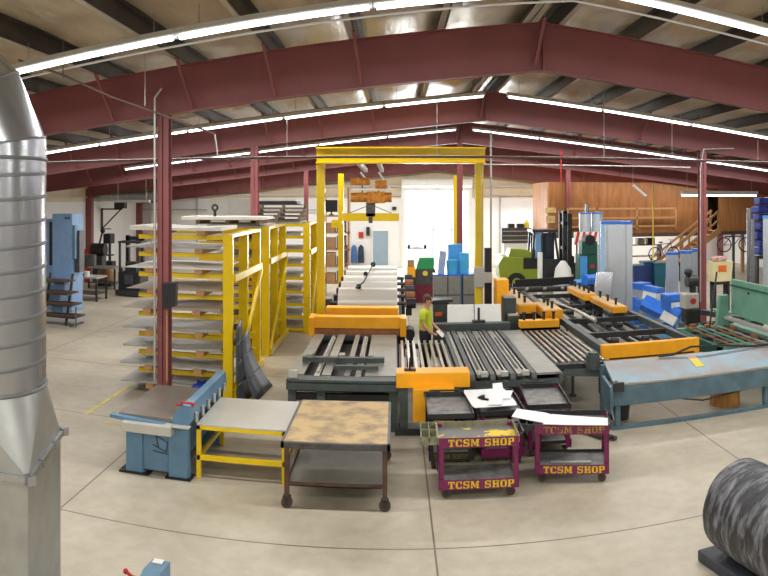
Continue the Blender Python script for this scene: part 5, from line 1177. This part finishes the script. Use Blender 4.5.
for k, z in enumerate((.25, .62, .98, 1.35)):
    part('shelf', MB().box(x0, 19.4, z, x1 - .12 * k, 20.2, z + .05), dark, t)
    for i in range(3): part('steel_bar', MB().beam((x0 + .05, 19.42 + .12 * i, z + .08), (x1 - .1 * k + .1, 19.5 + .12 * i, z + .08), .06, .06), rustleg, t)
for x in (x0, x1 - .35): part('upright', MB().beam((x, 19.5, 0), (x, 20.0, 1.6), .07, .07), dark, t)
part('foot', MB().beam((x1 - .1, 19.3, .02), (x1 - .1, 20.2, .02), .06, .05).beam((x1 + .1, 19.3, 0.03), (x1 - .05, 19.6, .6), .05, .05), dark, t)
t = thing('part_tray', 'grey tray of steel parts on the nearest left work table', 'tray', (at(79, 24.9), 24.9, .95)); xq = at(79, 24.9)
part('tray', tray(xq - .25, 24.75, xq + .2, 25.1, .95, .08), [steelframe, dark], t); part('fitting', MB().tube((xq - .1, 24.9, .97), (xq - .1, 24.9, 1.25), .06, 10), dark, t)
for k, (z, px) in enumerate(((.3, 60), (.67, 57), (1.03, 62))):
    x = at(px, 20); single('blue_bin', MB().box(x - .22, 19.82, z + .005, x + .2, 20.18, z + .25), bluelt, f'light blue bin on the {["lowest","second","third"][k]} shelf of the dark bar rack', 'bin', 'light blue bins', .02)
def table(name, px0, px1, Y, dep, h, label, m=wood, castr=False):
    x0, x1 = at(px0, Y), at(px1, Y); t = thing(name, label, 'table', ((x0 + x1) / 2, Y, 0)); part('top', MB().box(x0, Y, h - .06, x1, Y + dep, h), m, t); part('shelf', MB().box(x0 + .05, Y + .05, .25, x1 - .05, Y + dep - .05, .29), steelframe, t)
    for x in (x0, x1 - .07):
        for y in (Y, Y + dep - .07): part('leg', MB().box(x, y, 0, x + .07, y + .07, h - .06), dark, t)
    return t
table('work_table', 70, 97, 24.6, 1.0, .95, 'dark-legged work table with pale top, nearest of the left tables', plate2)
table('work_table', 88, 115, 28.2, .9, .98, 'dark-legged work table against the left background, farther one', plate)
x = at(84, 25); single('white_bucket', MB().tube((at(87, 24.9), 24.9, .95), (at(87, 24.9), 24.9, 1.15), .12, 14), white, 'small white tub on the nearest left work table', 'tub')
x = at(88, 28.6); single('metal_drum', MB().tube((x + .1, 28.6, .98), (x + .1, 28.6, 1.5), .3, 18), steelframe, 'grey metal drum on the farther left work table', 'drum')
t = thing('bench_grinder', 'dark pedestal machine beside the drum on the left', 'machine', (at(99, 30.5), 30.5, 0)); x = at(99, 30.5)
part('pedestal', MB().box(x - .25, 30.3, 0, x + .25, 30.8, 1.3), dark, t); part('head', MB().tube((x - .35, 30.5, 1.6), (x + .35, 30.5, 1.6), .3, 16), black, t); part('arm', MB().tube((x, 30.5, 1.8), (x + .2, 30.5, 2.5), .05, 8).ball((x + .2, 30.5, 2.5), .12), black, t); part('red_tank', MB().tube((x - .6, 30.4, 0), (x - .6, 30.4, 1.6), .14, 12), redm, t)
t = thing('drill_press', 'black drill press before the white left wall', 'machine', (at(109, 32), 32, 0)); x = at(109, 32)
part('base', MB().box(x - .25, 31.8, 0, x + .25, 32.3, .9), black, t); part('column', MB().tube((x, 32.1, .9), (x, 32.1, 2.2), .07, 10), dark, t); part('head', MB().box(x - .2, 31.7, 1.8, x + .2, 32.3, 2.3), black, t, .04); part('table', MB().tube((x, 31.9, 1.2), (x, 31.9, 1.26), .3, 16), dark, t)
t = thing('wheeled_bin', 'brownish sack on dark cart below the farther left table', 'cart', (at(107, 29.6), 29.6, 0)); x = at(107, 29.6); part('sack', MB().ball((x, 29.5, .5), .42, 14, 8, (1, .9, 1.1)), cardboard, t); part('base', MB().box(x - .4, 29.2, .03, x + .4, 29.9, .1), dark, t)
t = thing('reach_truck', 'black reach truck parked left of the yellow racks', 'forklift', (at(129, 26.6), 26.6, 0)); x0, x1 = at(118, 26.6), at(140, 26.6)
part('body', MB().box(x0, 26.6, .12, x1, 27.6, 1.0), black, t, .03); part('base', MB().box(x0 - .05, 26.4, .04, x1 + .1, 27.6, .25), dark, t)
part('mast', MB().box(x0 + .1, 27.2, .2, x0 + .24, 27.4, 2.5).box(x1 - .24, 27.2, .2, x1 - .1, 27.4, 2.5).box(x0 + .1, 27.2, 2.3, x1 - .1, 27.4, 2.45), black, t); part('overhead_guard', MB().box(x0, 26.6, 2.2, x1 + .05, 27.3, 2.28).box(x0 + .02, 26.62, 1.0, x0 + .1, 26.7, 2.2).box(x1 - .1, 26.62, 1.0, x1 - .02, 26.7, 2.2), dark, t)
part('seat', MB().box(x0 + .25, 26.8, 1.0, x1 - .25, 27.2, 1.4), dark, t); part('wheel', MB().tube((x0 + .1, 26.55, .15), (x0 + .1, 26.7, .15), .14, 14).tube((x1 - .1, 26.55, .15), (x1 - .1, 26.7, .15), .14, 14), tyre, t); part('grey_panel', MB().box(x0 + .3, 26.57, .5, x1 - .3, 26.6, .9), steelframe, t)
t = thing('wall_jib', 'black triangular bracket jib on the white left wall', 'bracket', (XL + .05, 35, 2.3))
yj = 35.0; part('bracket', MB().beam((XL + .08, yj, 3.5), (XL + 1.3, yj, 3.5), .08, .08).beam((XL + .08, yj, 2.4), (XL + 1.2, yj, 3.48), .06, .06).beam((XL + .08, yj, 2.35), (XL + .08, yj, 3.55), .08, .08).beam((XL + .08, yj, 2.4), (XL + .6, yj, 2.4), .06, .06), black, t); part('motor', MB().box(XL + .9, yj - .2, 3.54, XL + 1.5, yj + .2, 3.95), dark, t)
t = thing('ceiling_duct', 'silver round duct running under the roof at far left', 'duct', (-13.5, 33.8, 4.1)); part('pipe', MB().tube((XL + .1, 33.8, 4.25), (-11.5, 33.8, 4.25), .3, 20), galv2, t); part('strap', MB().ring((-14.6, 33.8, 4.25), (1, 0, 0), .3, .02, 20).ring((-12.6, 33.8, 4.25), (1, 0, 0), .3, .02, 20).tube((-12.6, 33.8, 4.55), (-12.6, 33.8, 5.3), .01, 6).tube((-14.6, 33.8, 4.55), (-14.6, 33.8, 5.1), .01, 6), conduit, t)
single('tube_fixture', MB().box(at(114, 30), 29.9, 3.88, at(150, 30), 30.05, 4.0).tube((at(118, 30), 30, 4), (at(118, 30), 30, 5.2), .01, 6).tube((at(146, 30), 30, 4), (at(146, 30), 30, 5.3), .01, 6), lamp_body, 'white strip fixture hanging above the black reach truck', 'ceiling light')
for x, Y, lab in ((at(197, 40.8), 40.8, 'silver conduit down the back wall above the racks'), (at(150, 40.8), 40.8, 'silver conduit down the back wall near the left corner'), (at(500, 40.8), 40.8, 'silver conduit down the back wall right of the doorway')):
    pipe('wall_conduit', [(x, Y, .5), (x, Y, 4.3)], .04, conduit, lab, 'conduit')
single('wall_pipe', MB().tube((XL + .1, 40.65, 3.4), (at(320, 40.65), 40.65, 3.4), .04, 8), conduit, 'grey pipe along the back wall above the racks', 'pipe')

# ------------------------------------------------------------------ outside the doorway
t = thing('parked_car', 'pale parked car outside the big doorway', 'car', (X_(417, 56), 56, 0)); x = X_(417, 56)
def carp(y): return [(x - .85, y, .35), (x + .85, y, .35), (x + .9, y, .9), (x + .7, y, 1.0), (x + .6, y, 1.5), (x - .6, y, 1.5), (x - .7, y, 1.0), (x - .9, y, .9)]
part('body', MB().prism(carp(56), (0, 4, 0)), white, t, .08); part('rear_window', MB().prism([(x - .55, 55.98, 1.02), (x + .55, 55.98, 1.02), (x + .5, 55.98, 1.42), (x - .5, 55.98, 1.42)], (0, .02, 0)), mat('pale_car_glass', (186, 214, 222), .2, var=0), t)
for dx in (-.75, .6): part('wheel', MB().tube((x + dx, 56.8, .32), (x + dx + .2, 56.8, .32), .32, 16), tyre, t)
t = thing('goods_stand', 'pale blue-grey steel frame standing just outside the doorway', 'frame', (X_(443, 44), 44, 0)); xa, xb = X_(433, 44), X_(452, 44)
for x in (xa, xb): part('upright', MB().box(x - .05, 44, 0, x + .05, 44.1, 2.2), bluelt, t)
part('top_bar', MB().box(xa, 44, 2.1, xb, 44.1, 2.2), bluelt, t)

# ------------------------------------------------------------------ daylight, added fill lamps, camera
w = bpy.data.worlds.new('day'); scene.world = w; w.use_nodes = True
bg = w.node_tree.nodes['Background']; bg.inputs[0].default_value = (.93, .97, 1, 1); bg.inputs[1].default_value = 3.0
area('mezzanine_fill', (13.5, 36.5, 2.08), (0, 0, 0), 10, .3, 160)  # added fill without a fixture, brightens the space below the mezzanine
area('back_fill', (12, 39.5, 3.6), (0, 0, 0), 12, .3, 150)  # unseen fill added near the back wall, no fixture hangs there
area('doorway_daylight', ((DX0 + DX1) / 2, YB + .5, DZ / 2), (R(-90), 0, 0), DX1 - DX0, DZ, 500, (.93, .97, 1))

cd = bpy.data.cameras.new('camera'); cam = bpy.data.objects.new('camera', cd); col.objects.link(cam); scene.camera = cam
cam.location = (0, 0, H); cam.rotation_euler = (R(90), 0, 0)
cd.type = 'PANO'; cd.panorama_type = 'CENTRAL_CYLINDRICAL'
cd.central_cylindrical_radius = 1.0
cd.central_cylindrical_range_u_min = -CX / F; cd.central_cylindrical_range_u_max = (768 - CX) / F
cd.central_cylindrical_range_v_min = -(576 - CY) / F; cd.central_cylindrical_range_v_max = CY / F
cd.clip_start = .05; cd.clip_end = 300

scene.view_settings.view_transform = 'Standard'; scene.view_settings.look = 'None'; scene.view_settings.gamma = 1; scene.view_settings.use_curve_mapping = False
scene.view_settings.exposure = 0.38
scene.cycles.use_denoising = True
scene.cycles.max_bounces = 7; scene.cycles.diffuse_bounces = 4; scene.cycles.glossy_bounces = 4
scene.cycles.sample_clamp_indirect = 6; scene.cycles.caustics_reflective = False; scene.cycles.caustics_refractive = False
